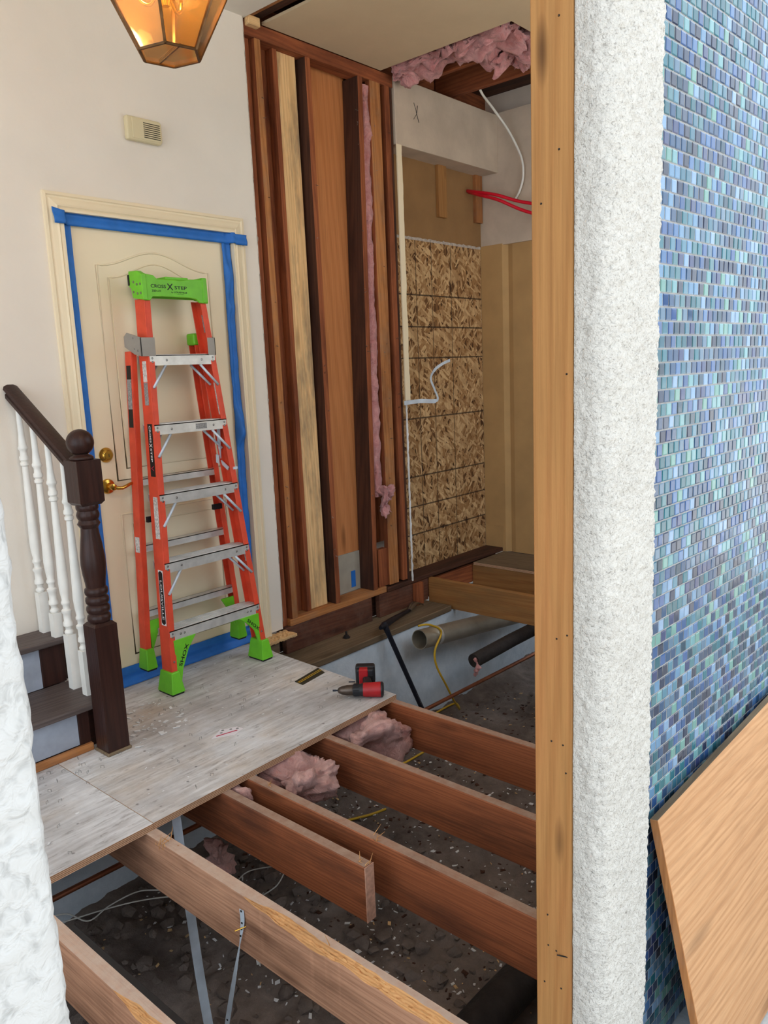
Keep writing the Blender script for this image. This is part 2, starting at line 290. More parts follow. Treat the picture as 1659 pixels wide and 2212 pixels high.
# ------------------------------------------------------------------ mesh builder
def V3(p): return Vector(p)
class MB:
    def __init__(s): s.v = []; s.f = []; s.m = []
    def add(s, vs, fs, m=0):
        o = len(s.v); s.v += [Vector(p) for p in vs]; s.f += [tuple(i+o for i in f) for f in fs]; s.m += [m]*len(fs); return s
    def box(s, a, b, m=0):
        (x0, y0, z0), (x1, y1, z1) = a, b
        return s.add([(x0, y0, z0), (x1, y0, z0), (x1, y1, z0), (x0, y1, z0), (x0, y0, z1), (x1, y0, z1), (x1, y1, z1), (x0, y1, z1)],
                     [(3, 2, 1, 0), (4, 5, 6, 7), (0, 1, 5, 4), (1, 2, 6, 5), (2, 3, 7, 6), (3, 0, 4, 7)], m)
    def hexa(s, lo, hi, m=0):   # two quads (lists of four points, counter-clockwise seen from hi)
        return s.add(list(lo)+list(hi), [(3, 2, 1, 0), (4, 5, 6, 7), (0, 1, 5, 4), (1, 2, 6, 5), (2, 3, 7, 6), (3, 0, 4, 7)], m)
    def bar(s, p, q, w, h, up=(0, 0, 1), m=0):
        p, q = V3(p), V3(q); d = (q-p).normalized(); sd = d.cross(V3(up)).normalized(); u = sd.cross(d)
        a = [p+sd*x*w/2+u*y*h/2 for x, y in ((-1, -1), (1, -1), (1, 1), (-1, 1))]; b = [v+(q-p) for v in a]
        return s.add(a+b, [(0, 1, 2, 3), (7, 6, 5, 4), (4, 5, 1, 0), (5, 6, 2, 1), (6, 7, 3, 2), (7, 4, 0, 3)], m)
    def prism(s, poly, vec, m=0):
        n = len(poly); vec = V3(vec); a = [V3(p) for p in poly]; b = [p+vec for p in a]
        return s.add(a+b, [tuple(range(n))[::-1], tuple(range(n, 2*n))]+[(i, (i+1) % n, n+(i+1) % n, n+i) for i in range(n)], m)
    def tube(s, pts, r, n=10, m=0, cap=True, closed=False):
        pts = [V3(p) for p in pts]; k = len(pts); rs = r if isinstance(r, (list, tuple)) else [r]*k
        up = None; rings = []
        for i, p in enumerate(pts):
            if closed: t = pts[(i+1) % k]-pts[i-1]
            else: t = pts[min(i+1, k-1)]-pts[max(i-1, 0)]
            t.normalize()
            if up is None: up = Vector((0, 0, 1)) if abs(t.z) < .9 else Vector((0, 1, 0))
            a = t.cross(up).normalized(); up = a.cross(t).normalized()
            rings.append([p+(a*math.cos(2*math.pi*j/n)+up*math.sin(2*math.pi*j/n))*rs[i] for j in range(n)])
        vs = [v for rg in rings for v in rg]; fs = []
        for i in range(k if closed else k-1):
            i2 = (i+1) % k
            for j in range(n): fs.append((i*n+j, i*n+(j+1) % n, i2*n+(j+1) % n, i2*n+j))
        if cap and not closed: fs += [tuple(range(n))[::-1], tuple((k-1)*n+j for j in range(n))]
        return s.add(vs, fs, m)
    def lathe(s, prof, o, ax=(0, 0, 1), n=24, m=0, cap=True):   # prof: (radius, height along axis)
        o = V3(o); ax = V3(ax).normalized(); t = Vector((1, 0, 0)) if abs(ax.x) < .9 else Vector((0, 1, 0))
        a = ax.cross(t).normalized(); b = ax.cross(a)
        vs = []; fs = []
        for r, h in prof: vs += [o+ax*h+(a*math.cos(2*math.pi*j/n)+b*math.sin(2*math.pi*j/n))*r for j in range(n)]
        for i in range(len(prof)-1):
            for j in range(n): fs.append((i*n+j, i*n+(j+1) % n, (i+1)*n+(j+1) % n, (i+1)*n+j))
        if cap: fs += [tuple(range(n))[::-1], tuple((len(prof)-1)*n+j for j in range(n))]
        return s.add(vs, fs, m)
    def grid(s, fn, nu, nv, m=0, wrap=False):
        vs = [V3(fn(i/nu, j/nv)) for j in range(nv+1) for i in range(nu+1)]; w = nu+1
        fs = [(j*w+i, j*w+i+1, (j+1)*w+i+1, (j+1)*w+i) for j in range(nv) for i in range(nu)]
        return s.add(vs, fs, m)
    def build(s, name, mat, parent=None, smooth=False, bevel=0, seg=1):
        xs = [p.x for p in s.v]; ys = [p.y for p in s.v]; zs = [p.z for p in s.v]
        o = Vector(((min(xs)+max(xs))/2, (min(ys)+max(ys))/2, min(zs)))
        me = bpy.data.meshes.new(name); me.from_pydata([p-o for p in s.v], [], s.f); me.validate()
        mats = mat if isinstance(mat, (list, tuple)) else [mat]
        for q in mats: me.materials.append(MATS[q])
        if len(mats) > 1 and len(me.polygons) == len(s.m): me.polygons.foreach_set('material_index', s.m)
        bm = bmesh.new(); bm.from_mesh(me); bmesh.ops.recalc_face_normals(bm, faces=bm.faces); bm.to_mesh(me); bm.free()
        if smooth:
            me.polygons.foreach_set('use_smooth', [True]*len(me.polygons))
            if smooth != 'full': me.set_sharp_from_angle(angle=math.radians(smooth if smooth is not True else 40))
        ob = bpy.data.objects.new(name, me); COL.objects.link(ob)
        if parent is not None: ob.parent = parent; ob.location = o-parent_loc(parent)
        else: ob.location = o
        if bevel:
            bv = ob.modifiers.new('bevel', 'BEVEL'); bv.width = bevel; bv.segments = seg; bv.limit_method = 'ANGLE'; bv.angle_limit = math.radians(40)
        return ob
def parent_loc(p):
    l = Vector(p.location)
    while p.parent is not None: p = p.parent; l += p.location
    return l
def tag(o, label=None, cat=None, group=None, kind=None):
    if label: o['label'] = label
    if cat: o['category'] = cat
    if group: o['group'] = group
    if kind: o['kind'] = kind
    return o
def thing(name, label, cat, loc, group=None, kind=None):
    o = bpy.data.objects.new(name, None); o.empty_display_size = .05; COL.objects.link(o); o.location = loc
    return tag(o, label, cat, group, kind)
def struct(o, label, cat='structure'): return tag(o, label, cat, kind='structure')
def B(a, b): return MB().box(a, b)
def text_mb(txt, origin, xd, yd, width, bold=0.0, height=None):
    cu = bpy.data.curves.new('txt', 'FONT'); cu.body = txt; cu.align_x = 'LEFT'; cu.size = 1; cu.offset = bold; cu.extrude = .0; cu.resolution_u = 3
    ob = bpy.data.objects.new('txt', cu); COL.objects.link(ob); dg = bpy.context.evaluated_depsgraph_get(); dg.update()
    me = bpy.data.meshes.new_from_object(ob.evaluated_get(dg)); bpy.data.objects.remove(ob); bpy.data.curves.remove(cu)
    xs = [v.co.x for v in me.vertices]; x0 = min(xs); k = width/(max(xs)-x0); ys = [v.co.y for v in me.vertices]; y0 = min(ys)
    ky = k if height is None else height/(max(ys)-y0)
    xd, yd, o = V3(xd).normalized(), V3(yd).normalized(), V3(origin)
    mb = MB(); mb.add([o+xd*(v.co.x-x0)*k+yd*(v.co.y-y0)*ky for v in me.vertices], [tuple(p.vertices) for p in me.polygons]); bpy.data.meshes.remove(me); return mb
def nz(p, s=1.0, oct=4): return mnoise.fractal(V3(p)*s, 1.0, 2.0, oct)

# ================================================================== SETTING
WY = 3.187      # painted face of the back wall
# back wall, in three pieces round the door, one object
mb = MB(); mb.box((-2.3, WY, 0), (1.672, 3.30, 3.1)); mb.box((1.672, WY, 2.085), (2.54, 3.30, 3.1)); mb.box((2.54, WY, 0.012), (2.705, 3.199, 3.1))
mb.box((2.54, 3.199, 0.05), (2.72, 3.30, 3.1))
wall_back = struct(mb.build('wall_back', 'white_paint'), 'white plastered wall around the taped door', 'wall')
# torn gypsum edge of the back wall
def edge(u, v):
    z = .03+v*3.06; w = .010*nz((0, z*7, 3), 3)
    return (2.705+u*.012+w*u, WY+(.002*nz((z*30, u, 1)))+u*.012, z)
mb = MB(); mb.grid(edge, 3, 240); mb.build('torn_edge', 'drywall_edge', wall_back, smooth='full')
# ceilings
ceil = struct(B((-2.3, .66, 3.1), (2.722, 3.30, 3.16)).build('ceiling', 'ceiling_paint'), 'pale ceiling of the entry hall', 'ceiling')
mb = MB(); mb.box((2.835, .66, 3.098), (3.722, 3.195, 3.111)); mb.box((3.722, .66, 3.098), (5.1, 2.311, 3.111))
struct(mb.build('ceiling', 'closet_ceiling'), 'beige closet ceiling with a square hole cut in it', 'ceiling')
# exposed header where the partition was removed
hd = thing('ceiling_header', 'bare brown beam in the ceiling where a partition was removed', 'beam', (2.78, 1.9, 3.06))
MB().box((2.725, .66, 3.112), (2.763, 3.2, 3.16)).build('plank', 'stud_y', hd, bevel=.002)
MB().box((2.765, .66, 3.125), (2.832, 3.2, 3.17)).build('plank', 'stud_dark_y', hd, bevel=.002)
MB().box((2.728, 3.165, 3.068), (2.80, 3.2, 3.11)).build('end_block', 'stud_light_x', hd, bevel=.002)
# closet joists and deck above the hole
for i, (x, lab) in enumerate(((4.09, 'brown ceiling joist over the hole, nearer the stud wall'), (4.46, 'brown ceiling joist over the hole, farther from the stud wall'))):
    tag(B((x, 1.2, 3.125), (x+.04, 3.36, 3.27)).build('ceiling_joist', 'stud_red_y', bevel=.002), lab, 'joist', 'joists above the ceiling hole')
struct(B((2.85, .66, 3.275), (5.2, 3.5, 3.30)).build('ceiling', 'stud_dark_y'), 'dark boards above the ceiling joists', 'ceiling')
struct(B((2.72, 3.37, 3.1), (5.2, 3.40, 3.275)).build('wall_back', 'stud_red_x'), 'red-brown blocking behind the ceiling joists', 'wall')

# soffit, brown panel, strand board, end wall
mb = MB(); mb.box((3.836, 3.19, 2.72), (4.94, 3.372, 3.097))
so = struct(mb.build('soffit', 'soffit_paint', bevel=.003), 'grey-white drywall soffit above the strand board', 'wall')
pts = [(4.02, 3.0), (4.033, 2.965), (4.04, 2.93), (4.02, 2.90), (4.0, 2.87)]
mk = MB()
mk.tube([(4.015, 3.1892, 2.985), (4.035, 3.1892, 2.945), (4.04, 3.1892, 2.925)], .0022, 5); mk.tube([(4.05, 3.1892, 2.975), (4.04, 3.1892, 2.925), (4.06, 3.1892, 2.88)], .0022, 5)
mk.tube([(4.04, 3.1892, 2.925), (4.01, 3.1892, 2.89)], .0015, 5); mk.build('pencil_mark', 'black_print', so)
struct(B((3.836, 3.345, 2.235), (4.94, 3.372, 2.72)).build('wall_panel', 'drywall_paper'), 'brown unpainted drywall panel under the soffit', 'wall')
struct(B((3.84, 3.347, 0.0), (4.935, 3.362, 2.222)).build('wall_panel', 'osb'), 'strand board sheet with a printed nailing grid', 'wall')
ed = MB(); ed.grid(lambda u, v: (3.86+u*1.07, 3.345-.004*v, 2.222+.016*v+.008*nz((u*14, 5, 1), 2)*v), 60, 2); struct(ed.build('trim_1', 'drywall_edge'), 'ragged drywall edge above the strand board', 'trim')
mb = MB(); mb.box((4.94, .66, 2.235), (5.06, 3.40, 3.11)); mb.box((4.98, .66, 0.0), (5.06, 3.40, 2.235))
wr = struct(mb.build('wall_right', 'soffit_paint'), 'grey end wall of the closet, upper half unpainted', 'wall')
mb = MB(); mb.prism([(4.937, 3.347, 0), (4.937, 3.165, 0), (4.965, 3.13, 0), (4.955, 3.09, 0), (4.948, .66, 0), (4.975, .66, 0), (4.975, 3.347, 0)], (0, 0, 2.243))
mb.build('wall_skin', 'yellow_wall', wr)
mb = MB(); mb.box((4.931, 3.18, 0.0), (4.937, 3.343, .20)); mb.build('base_patch', 'yellow_wall', wr, bevel=.002)
# white drywall leftovers beside the strand board
mb = MB(); mb.grid(lambda u, v: (3.836+u*(.045+.006*nz((1, v*9, 2))), 3.186, 1.2+v*1.52), 2, 60); ob = mb.build('trim_2', 'trim_paint'); sd_ = ob.modifiers.new('s', 'SOLIDIFY'); sd_.thickness = .008
struct(ob, 'cream drywall strip left standing beside the strand board', 'trim')
mb = MB(); mb.grid(lambda u, v: (3.838+u*(.012+.006*nz((1, v*30, 2))), 3.187+.004*nz((v*40, u, 4)), 0.02+v*1.19), 2, 90); ob = mb.build('trim_3', 'white_dust'); sd_ = ob.modifiers.new('s', 'SOLIDIFY'); sd_.thickness = .006
struct(ob, 'thin broken white plaster edge beside the strand board', 'trim')

# ------------------------------------------------------------------ door and casing
door = struct(thing('door_1', 'cream panelled entry door framed by blue tape', 'door', (2.106, 3.21, 0)), 'cream panelled entry door framed by blue tape', 'door')
B((1.672, 3.205, 0.004), (2.54, 3.25, 2.085)).build('slab', 'trim_paint', door, bevel=.002)
def arch(x0, x1, z0, z1, rise, y, n=22):
    p = [(x0, y, z0), (x1, y, z0)]
    for i in range(n+1):
        t = i/n; x = x1+(x0-x1)*t; s = math.sin(math.pi*t); p.append((x, y, z1+rise*(s**2.2)))
    return p
for x0, x1, z0, z1, rise in ((1.818, 2.40, .955, 1.888, .07), (1.818, 2.40, .14, .80, 0)):
    mb = MB(); mb.tube(arch(x0, x1, z0, z1, rise, 3.205),   .0045, 8, closed=True); mb.tube(arch(x0+.05, x1-.05, z0+.05, z1-.05, rise, 3.205), .0035, 8, closed=True)
    mb.build('panel_moulding', 'trim_paint', door, smooth='full')
    mb = MB(); mb.prism(arch(x0+.055, x1-.055, z0+.055, z1-.055, rise, 3.2055), (0, -.004, 0)); mb.build('panel', 'trim_paint', door)
# casing, mitred strips with a stepped profile
cas = struct(thing('trim_4', 'cream moulded casing around the door', 'trim', (2.1, 3.18, 0)), 'cream moulded casing around the door', 'trim')
prof = [(0, .0), (0, .014), (.012, .016), (.016, .010), (.022, .010), (.030, .014), (.046, .018), (.054, .022), (.060, .016), (.066, .020), (.075, .020), (.075, 0)]
def casing(p, q, inward, up, name):
    p, q, i = V3(p), V3(q), V3(inward); d = (q-p).normalized(); mb = MB(); n = len(prof)
    a = [p+i*u+d*(u if up[0] else 0)+Vector((0, -h, 0)) for u, h in prof]; b = [q+i*u-d*(u if up[1] else 0)+Vector((0, -h, 0)) for u, h in prof]
    mb.add(a+b, [tuple(range(n)), tuple(range(n, 2*n))]+[(k, k+1, n+k+1, n+k) for k in range(n-1)]); mb.build(name, 'trim_paint', cas)
casing((1.600, WY, 0.0), (1.600, WY, 2.158), (1, 0, 0), (0, 1), 'casing_strip')
casing((2.614, WY, 0.0), (2.614, WY, 2.158), (-1, 0, 0), (0, 1), 'casing_strip')
casing((1.600, WY, 2.158), (2.614, WY, 2.158), (0, 0, -1), (1, 1), 'casing_strip')
# hardware
mb = MB(); mb.lathe([(.033, 0), (.033, .006), (.026, .016), (.022, .022), (.019, .024), (.019, .028)], (1.772, 3.205, 1.076), (0, -1, 0), 24)
db = mb.build('deadbolt', 'brass', door, smooth=30); B((1.7705, 3.1765, 1.068), (1.7735, 3.178, 1.082)).build('keyway', 'black_print', db)
mb = MB(); mb.lathe([(.034, 0), (.034, .004), (.030, .010), (.016, .014), (.013, .03), (.015, .045), (.014, .056), (.008, .058)], (1.765, 3.205, .937), (0, -1, 0), 24)
mb.tube([(1.765, 3.158, .937), (1.785, 3.152, .930), (1.805, 3.150, .928), (1.825, 3.150, .934), (1.848, 3.152, .942), (1.866, 3.153, .942), (1.876, 3.155, .934)], [.009, .0085, .008, .0075, .007, .007, .006], 10)
mb.build('lever_handle', 'brass', door, smooth=40)

# masking tape strips
def tape(name, label, fn, nu, nv):
    mb = MB(); mb.grid(fn, nu, nv); o = mb.build(name, 'blue_tape', smooth='full'); s = o.modifiers.new('thick', 'SOLIDIFY'); s.thickness = .0012; s.offset = 0
    return tag(o, label, 'tape', 'blue tape strips around the door')
tape('masking_tape', 'blue tape strip down the hinge side of the door, left edge', lambda u, v: (1.673+u*.042, 3.196-.004*math.sin(u*7)+.002*nz((u, v*20, 1)), .012+v*2.055), 6, 60)
tape('masking_tape', 'blue tape strip across the top of the door', lambda u, v: (1.632+v*.985-.006*u*(v < .04), 3.190-.0035*math.sin(u*6)-.031*max(min(1, max(0, (.066-v)/.018)), min(1, max(0, (v-.895)/.018)))+.002*nz((v*20, u, 5)), 2.034+u*(.050+.012*max(0, .06-v)/.06)-(.006 if v > .93 else 0)), 6, 160)
def rtape(u, v):
    z = .09+v*2.01; b = sum(a*math.exp(-((z-c)/w)**2) for c, w, a in ((1.88, .07, .022), (1.73, .03, .014), (1.17, .06, .03), (1.10, .04, .03)))
    return (2.487+u*(.046+b*.35)+.006*nz((z*2, 3, 1))-.004*(1-v), 3.194-b*math.sin(math.pi*u)*1.0-.004*math.sin(u*8)+.003*nz((u*2, z*14, 7)), z)
tape('masking_tape', 'crumpled blue tape strip down the door edge beside the ladder', rtape, 10, 160)
tape('masking_tape', 'wide blue tape along the door bottom at the floor', lambda u, v: (1.674+v*.864, 3.197-.05*max(0, .3-u)-.004*math.sin(u*12)+.003*nz((v*18, u*2, 2)), .004+u*.088), 12, 60)

# door chime
ch = thing('door_chime', 'beige plastic door chime box with slots on the white wall', 'chime', (2.09, WY, 2.42))
mb = MB(); mb.prism([(2.003, WY, 2.417), (2.168, WY, 2.417), (2.178, WY, 2.43), (2.178, WY, 2.505), (2.17, WY, 2.515), (2.003, WY, 2.515)], (0, -.028, 0)); mb.build('case', 'chime_plastic', ch, bevel=.008, seg=3)
MB().box((2.028, WY-.031, 2.425), (2.166, WY-.027, 2.507)).build('face_plate', 'chime_plastic', ch, bevel=.0015)
for i in range(8):
    MB().box((2.082, WY-.0318, 2.434+i*.0084), (2.164, WY-.0308, 2.4375+i*.0084)).build('slot', 'chime_slot', ch)

# ------------------------------------------------------------------ stud wall
sw = struct(thing('wall_stud_frame', 'bare wood stud wall with open cavities between door and strand board', 'wall', (3.27, 3.25, 0)), 'bare wood stud wall with open cavities between door and strand board', 'wall')
B((2.722, 3.2, 3.03), (3.832, 3.289, 3.097)).build('top_plate', 'stud_red_x', sw, bevel=.002)
B((2.775, 3.2, .003), (3.595, 3.31, .041)).build('sole_plate', 'stud_x', sw, bevel=.002)
def stud(x0t, x0b, w, y0, y1, mat, z0=.041, z1=3.03, front=None):
    mb = MB(); mb.hexa([(x0b, y0, z0), (x0b+w, y0, z0), (x0b+w, y1, z0), (x0b, y1, z0)], [(x0t, y0, z1), (x0t+w, y0, z1), (x0t+w, y1, z1), (x0t, y1, z1)])
    o = mb.build('stud', [mat, front or mat], sw, bevel=.002)
    for p in o.data.polygons:
        if p.normal.y < -.7: p.material_index = 1
    return o
stud(2.783, 2.793, .04, 3.2, 3.289, 'stud_red_z', front='stud_z')
stud(2.735, 2.74, .038, 3.23, 3.289, 'stud_red_z', .003)
stud(2.93, 2.942, .03, 3.235, 3.289, 'stud_red_z')
stud(2.967, 2.985, .132, 3.25, 3.288, 'stud_light_z')
stud(3.126, 3.142, .037, 3.2, 3.285, 'stud_dark_z', front='stud_red_z')
stud(3.530, 3.475, .038, 3.2, 3.322, 'stud_dark_z', front='stud_red_z')
stud(3.629, 3.629, .09, 3.2, 3.238, 'stud_red_z', front='stud_z')
stud(3.757, 3.762, .045, 3.2, 3.289, 'stud_red_z')
stud(3.81, 3.815, .018, 3.205, 3.289, 'stud_dark_z', 0.0)
B((3.545, 3.215, .041), (3.628, 3.253, .285)).build('cripple_block', 'stud_red_z', sw, bevel=.002)
B((3.163, 3.324, .286), (3.60, 3.334, 3.05)).build('sheathing_panel', 'panelply_z', sw)
B((2.74, 3.29, .041), (3.163, 3.30, 3.05)).build('sheathing_panel', 'stud_red_z', sw)
B((3.545, 3.324, .30), (3.84, 3.334, 3.05)).build('sheathing_panel', 'stud_red_z', sw)
B((3.163, 3.316, .041), (3.60, 3.326, .286)).build('paper_panel', 'grey_paper', sw)
tag(B((3.395, 3.3125, .064), (3.432, 3.3155, .168)).build('masking_tape', 'blue_tape'), 'short blue tape scrap low inside the stud wall', 'tape')
# nails left in the stud faces
mb = MB()
for i in range(46):
    x = rnd.choice((2.80, 2.81, 3.145, 3.155, 3.50, 3.51, 3.66, 3.69, 3.78)); z = rnd.uniform(.3, 2.9)
    x += (.01 if x < 2.9 else (.016 if x < 3.3 else (.018*(z-1.5)/1.5 if x < 3.6 else 0)))*0
    a = rnd.uniform(-.012, .012); mb.tube([(x, 3.201, z), (x+a, 3.201-rnd.uniform(.006, .016), z+rnd.uniform(-.01, .01))], .0016, 5)
n_ = mb.build('bent_nails', 'rivet', sw); n_['kind'] = 'stuff'

# wool helper
def wool(name, c, h, mat, amp=.04, f=9, res=16, seed=0, parent=None, tf=None):
    """lumpy torn fibreglass: a subdivided box with rounded corners and turbulent displacement"""
    bm = bmesh.new(); bmesh.ops.create_cube(bm, size=2); bmesh.ops.subdivide_edges(bm, edges=bm.edges, cuts=res, use_grid_fill=True)
    mb = MB(); idx = {}
    for v in bm.verts:
        p = v.co.copy(); q = p.normalized()*1.25; p = p.lerp(q, .35)
        w = Vector((c[0]+p.x*h[0], c[1]+p.y*h[1], c[2]+p.z*h[2]))
        s = w*f+Vector((seed*3.1, seed*1.7, seed)); n = v.co.normalized()
        dsp = amp*(mnoise.turbulence(s, 5, False)-.55)+amp*.9*nz(s, .45, 3)+amp*.28*nz(s, 3.0, 3)
        w += Vector((n.x, n.y, n.z))*dsp+mnoise.noise_vector(s*.8)*amp*.45
        if tf: w = tf(w)
        idx[v.index] = len(mb.v); mb.v.append(w)
    for fc in bm.faces: mb.f.append(tuple(v.index for v in fc.verts)); mb.m.append(0)
    bm.free(); return mb.build(name, mat, parent, smooth='full')
# strip of wool hanging in the stud cavity
mb = MB()
def strip(u, v):
    z = .62+v*2.38; w = .035+.03*abs(nz((1, z*2.2, 4), 1)); cx = 3.572+.033*v+.012*nz((z*1.6, 2, 2))
    a = u*2*math.pi; r = 1+.35*nz((math.cos(a)*1.2, math.sin(a)*1.2, z*9), 1.4)
    return (cx+math.cos(a)*w*r, 3.236+math.sin(a)*.028*r+.012*nz((z*6, 1, 8)), z)
mb.grid(strip, 22, 150); o1 = mb.build('insulation_strip', 'pink_wool', smooth='full'); tag(o1, 'thin pink insulation strip hanging down inside the stud wall', 'insulation')
tag(wool('insulation_clump', (3.605, 3.185, .60), (.055, .035, .105), 'pink_wool', .05, 16, 14, 3), 'pink insulation clump bulging from the foot of the stud wall', 'insulation')
# wool in the ceiling hole
def wool_sheet(seed, x0, x1, y0, y1, z0, fn):
    mb = MB()
    def f(u, v):
        x = x0+(x1-x0)*u; y = y0+(y1-y0)*v; s = Vector((x*7+seed, y*7, seed))
        e = .05*nz((x*6, y*6, seed), 1.3); x += e*(abs(u-.5)*2)**2; y += .05*nz((y*5, x*5, seed+4), 1.2)*(abs(v-.5)*2)**2
        return (x, y, z0+fn(u, v)+.045*nz(s, 1, 5)+.03*(mnoise.turbulence(s*2.2, 4, False)-.5))
    mb.grid(f, 46, 60); return mb
tag(wool('ceiling_insulation', (3.87, 2.76, 3.15), (.14, .42, .055), 'pink_wool', .07, 9, 30, 5, None, lambda w: Vector((max(w.x, 3.732), max(w.y, 2.33), max(w.z, 3.116) if w.x < 3.76 else w.z-.03-.22*max(0, w.x-3.9)*max(0, min(1, (3.0-w.y)*2))))), 'long pink insulation batt sagging through the ceiling hole', 'insulation', 'torn insulation in the ceiling hole')
tag(wool('ceiling_insulation', (4.12, 2.50, 3.085), (.15, .15, .07), 'pink_wool', .09, 11, 30, 9), 'ragged pink insulation clump hanging lowest in the ceiling hole', 'insulation', 'torn insulation in the ceiling hole')
tag(wool('ceiling_insulation', (3.83, 3.12, 3.10), (.065, .05, .07), 'pink_wool', .045, 14, 20, 12, None, lambda w: Vector((max(w.x, 3.735), min(w.y, 3.188), w.z))), 'small pink insulation tuft at the corner of the ceiling hole above the soffit', 'insulation', 'torn insulation in the ceiling hole')

# cleats, tubes, cable, bead
tag(B((4.415, 3.318, 2.39), (4.505, 3.345, 2.735)).build('wood_cleat', 'pine_z', bevel=.002), 'short vertical wood cleat in the middle of the brown panel', 'wood block', 'wood cleats under the soffit')
tag(B((4.85, 3.318, 2.40), (4.93, 3.345, 2.72)).build('wood_cleat', 'stud_z', bevel=.002), 'short vertical wood cleat behind the red tubes', 'wood block', 'wood cleats under the soffit')
def smooth_pts(p, n=10):
    p = [V3(q) for q in p]; out = []
    for i in range(len(p)-1):
        a, b, c, d = p[max(i-1, 0)], p[i], p[i+1], p[min(i+2, len(p)-1)]
        for k in range(n):
            t = k/n; out.append(.5*((2*b)+(c-a)*t+(2*a-5*b+4*c-d)*t*t+(3*b-a-3*c+d)*t**3))
    out.append(p[-1]); return out
def cable(name, pts, r, mat, label, cat='cable', group=None, n=8, parent=None):
    o = MB().tube(smooth_pts(pts), r, n).build(name, mat, parent, smooth='full')
    return tag(o, label, cat, group)
cable('water_tube', [(4.78, 3.343, 2.605), (4.74, 3.24, 2.575), (4.74, 3.08, 2.53), (4.78, 2.90, 2.46), (4.8, 2.6, 2.38)], .011, 'red_tube', 'upper red plastic water tube crossing the closet corner', 'tube', 'red water tubes')
cable('water_tube', [(4.80, 3.343, 2.60), (4.73, 3.21, 2.55), (4.72, 3.05, 2.49), (4.77, 2.88, 2.40), (4.8, 2.6, 2.29)], .011, 'red_tube', 'lower red plastic water tube crossing the closet corner', 'tube', 'red water tubes')
cable('electric_cable', [(4.50, 3.06, 3.20), (4.56, 3.06, 3.125), (4.72, 3.08, 3.07), (4.86, 3.05, 2.95), (4.90, 2.98, 2.78), (4.91, 2.97, 2.66), (4.915, 3.0, 2.57), (4.92, 3.04, 2.52)], .008, 'white_jacket', 'white cable arching from the ceiling hole down the end wall')
mb = MB()
rib = smooth_pts([(3.80, 3.17, 1.185), (3.95, 3.16, 1.19), (4.085, 3.15, 1.182), (4.12, 3.15, 1.20), (4.10, 3.16, 1.26), (4.065, 3.16, 1.33), (4.10, 3.15, 1.385), (4.17, 3.14, 1.42), (4.25, 3.14, 1.44)], 8)
for a, b in zip(rib[:-1], rib[1:]): mb.bar(a, b+(b-a)*.1, .002, .026 if a.x < 4.09 and a.z < 1.21 else .018, (0, 0, 1) if abs((b-a).z) < abs((b-a).x) else (1, 0, 0))
tag(mb.build('corner_bead', 'galvanized'), 'bent metal corner bead sticking out in front of the strand board', 'metal strip')

# ------------------------------------------------------------------ under the floor
struct(B((-2.3, 3.0, -1.1), (6.0, 3.26, -.188)).build('wall_foundation', 'concrete'), 'grey concrete foundation wall in the crawl space', 'wall')
struct(B((-2.3, .48, -1.1), (6.0, .70, -.22)).build('wall_foundation', 'concrete'), 'concrete foundation under the doorway', 'wall')
struct(B((-2.5, .48, -1.1), (-2.3, 3.26, -.02)).build('wall_foundation', 'concrete'), 'concrete foundation at the far left', 'wall')
struct(B((6.0, .48, -1.1), (6.2, 3.26, -.02)).build('wall_foundation', 'concrete'), 'concrete foundation at the far right', 'wall')
def ground(u, v):
    x = -2.3+8.3*u; y = .70+2.3*v
    s = Vector((x, y, 0)); z = -.84+.035*nz(s, 1.6, 3)+.028*(mnoise.turbulence(s*4.5, 4, False)-.5)+.012*nz(s, 14, 3)+.05*max(0, (y-2.75)/.25)**2
    return (x, y, z)
mb = MB(); mb.grid(ground, 560, 160); struct(mb.build('floor', 'dirt', smooth='full'), 'dark bare dirt of the crawl space', 'ground')
def gz(x, y): return ground((x+2.3)/8.3, (y-.7)/2.3)[2]
# wood chips, plaster crumbs and leaves on the dirt
def debris(name, n, xr, yr, zf, size, mat, label, cat, flat=.25):
    mb = MB()
    for i in range(n):
        x, y = rnd.uniform(*xr), rnd.uniform(*yr); s = size*rnd.choice((.5, .7, 1, 1, 1.6)); a = rnd.uniform(0, 6.28); k = rnd.uniform(.25, .8)
        z = zf(x, y)+.001; e = Vector((math.cos(a), math.sin(a), rnd.uniform(-.2, .2)))*s; g = Vector((-math.sin(a), math.cos(a), rnd.uniform(-.2, .2)))*s*k
        c = Vector((x, y, z+s*flat*.5)); j = lambda: rnd.uniform(.6, 1.1)
        lo = [c-e*j()-g*j(), c+e*j()-g*j(), c+e*j()+g*j(), c-e*j()+g*j()]; t = Vector((0, 0, s*flat))
        mb.hexa([p-t*.5 for p in lo], [p+t*.5 for p in lo])
    return tag(mb.build(name, mat), label, cat, kind='stuff')
debris('plaster_crumbs', 900, (1.5, 3.6), (1.3, 2.9), gz, .007, 'white_dust', 'white plaster crumbs scattered on the crawl space dirt', 'debris')
debris('wood_chips', 500, (.8, 4.5), (.8, 2.9), gz, .007, 'stud_light_x', 'pale wood chips scattered on the crawl space dirt', 'debris')
debris('dark_bark', 1100, (1.7, 4.5), (1.2, 2.9), gz, .008, 'stud_dark_x', 'dark broken bits lying on the crawl space dirt', 'debris')
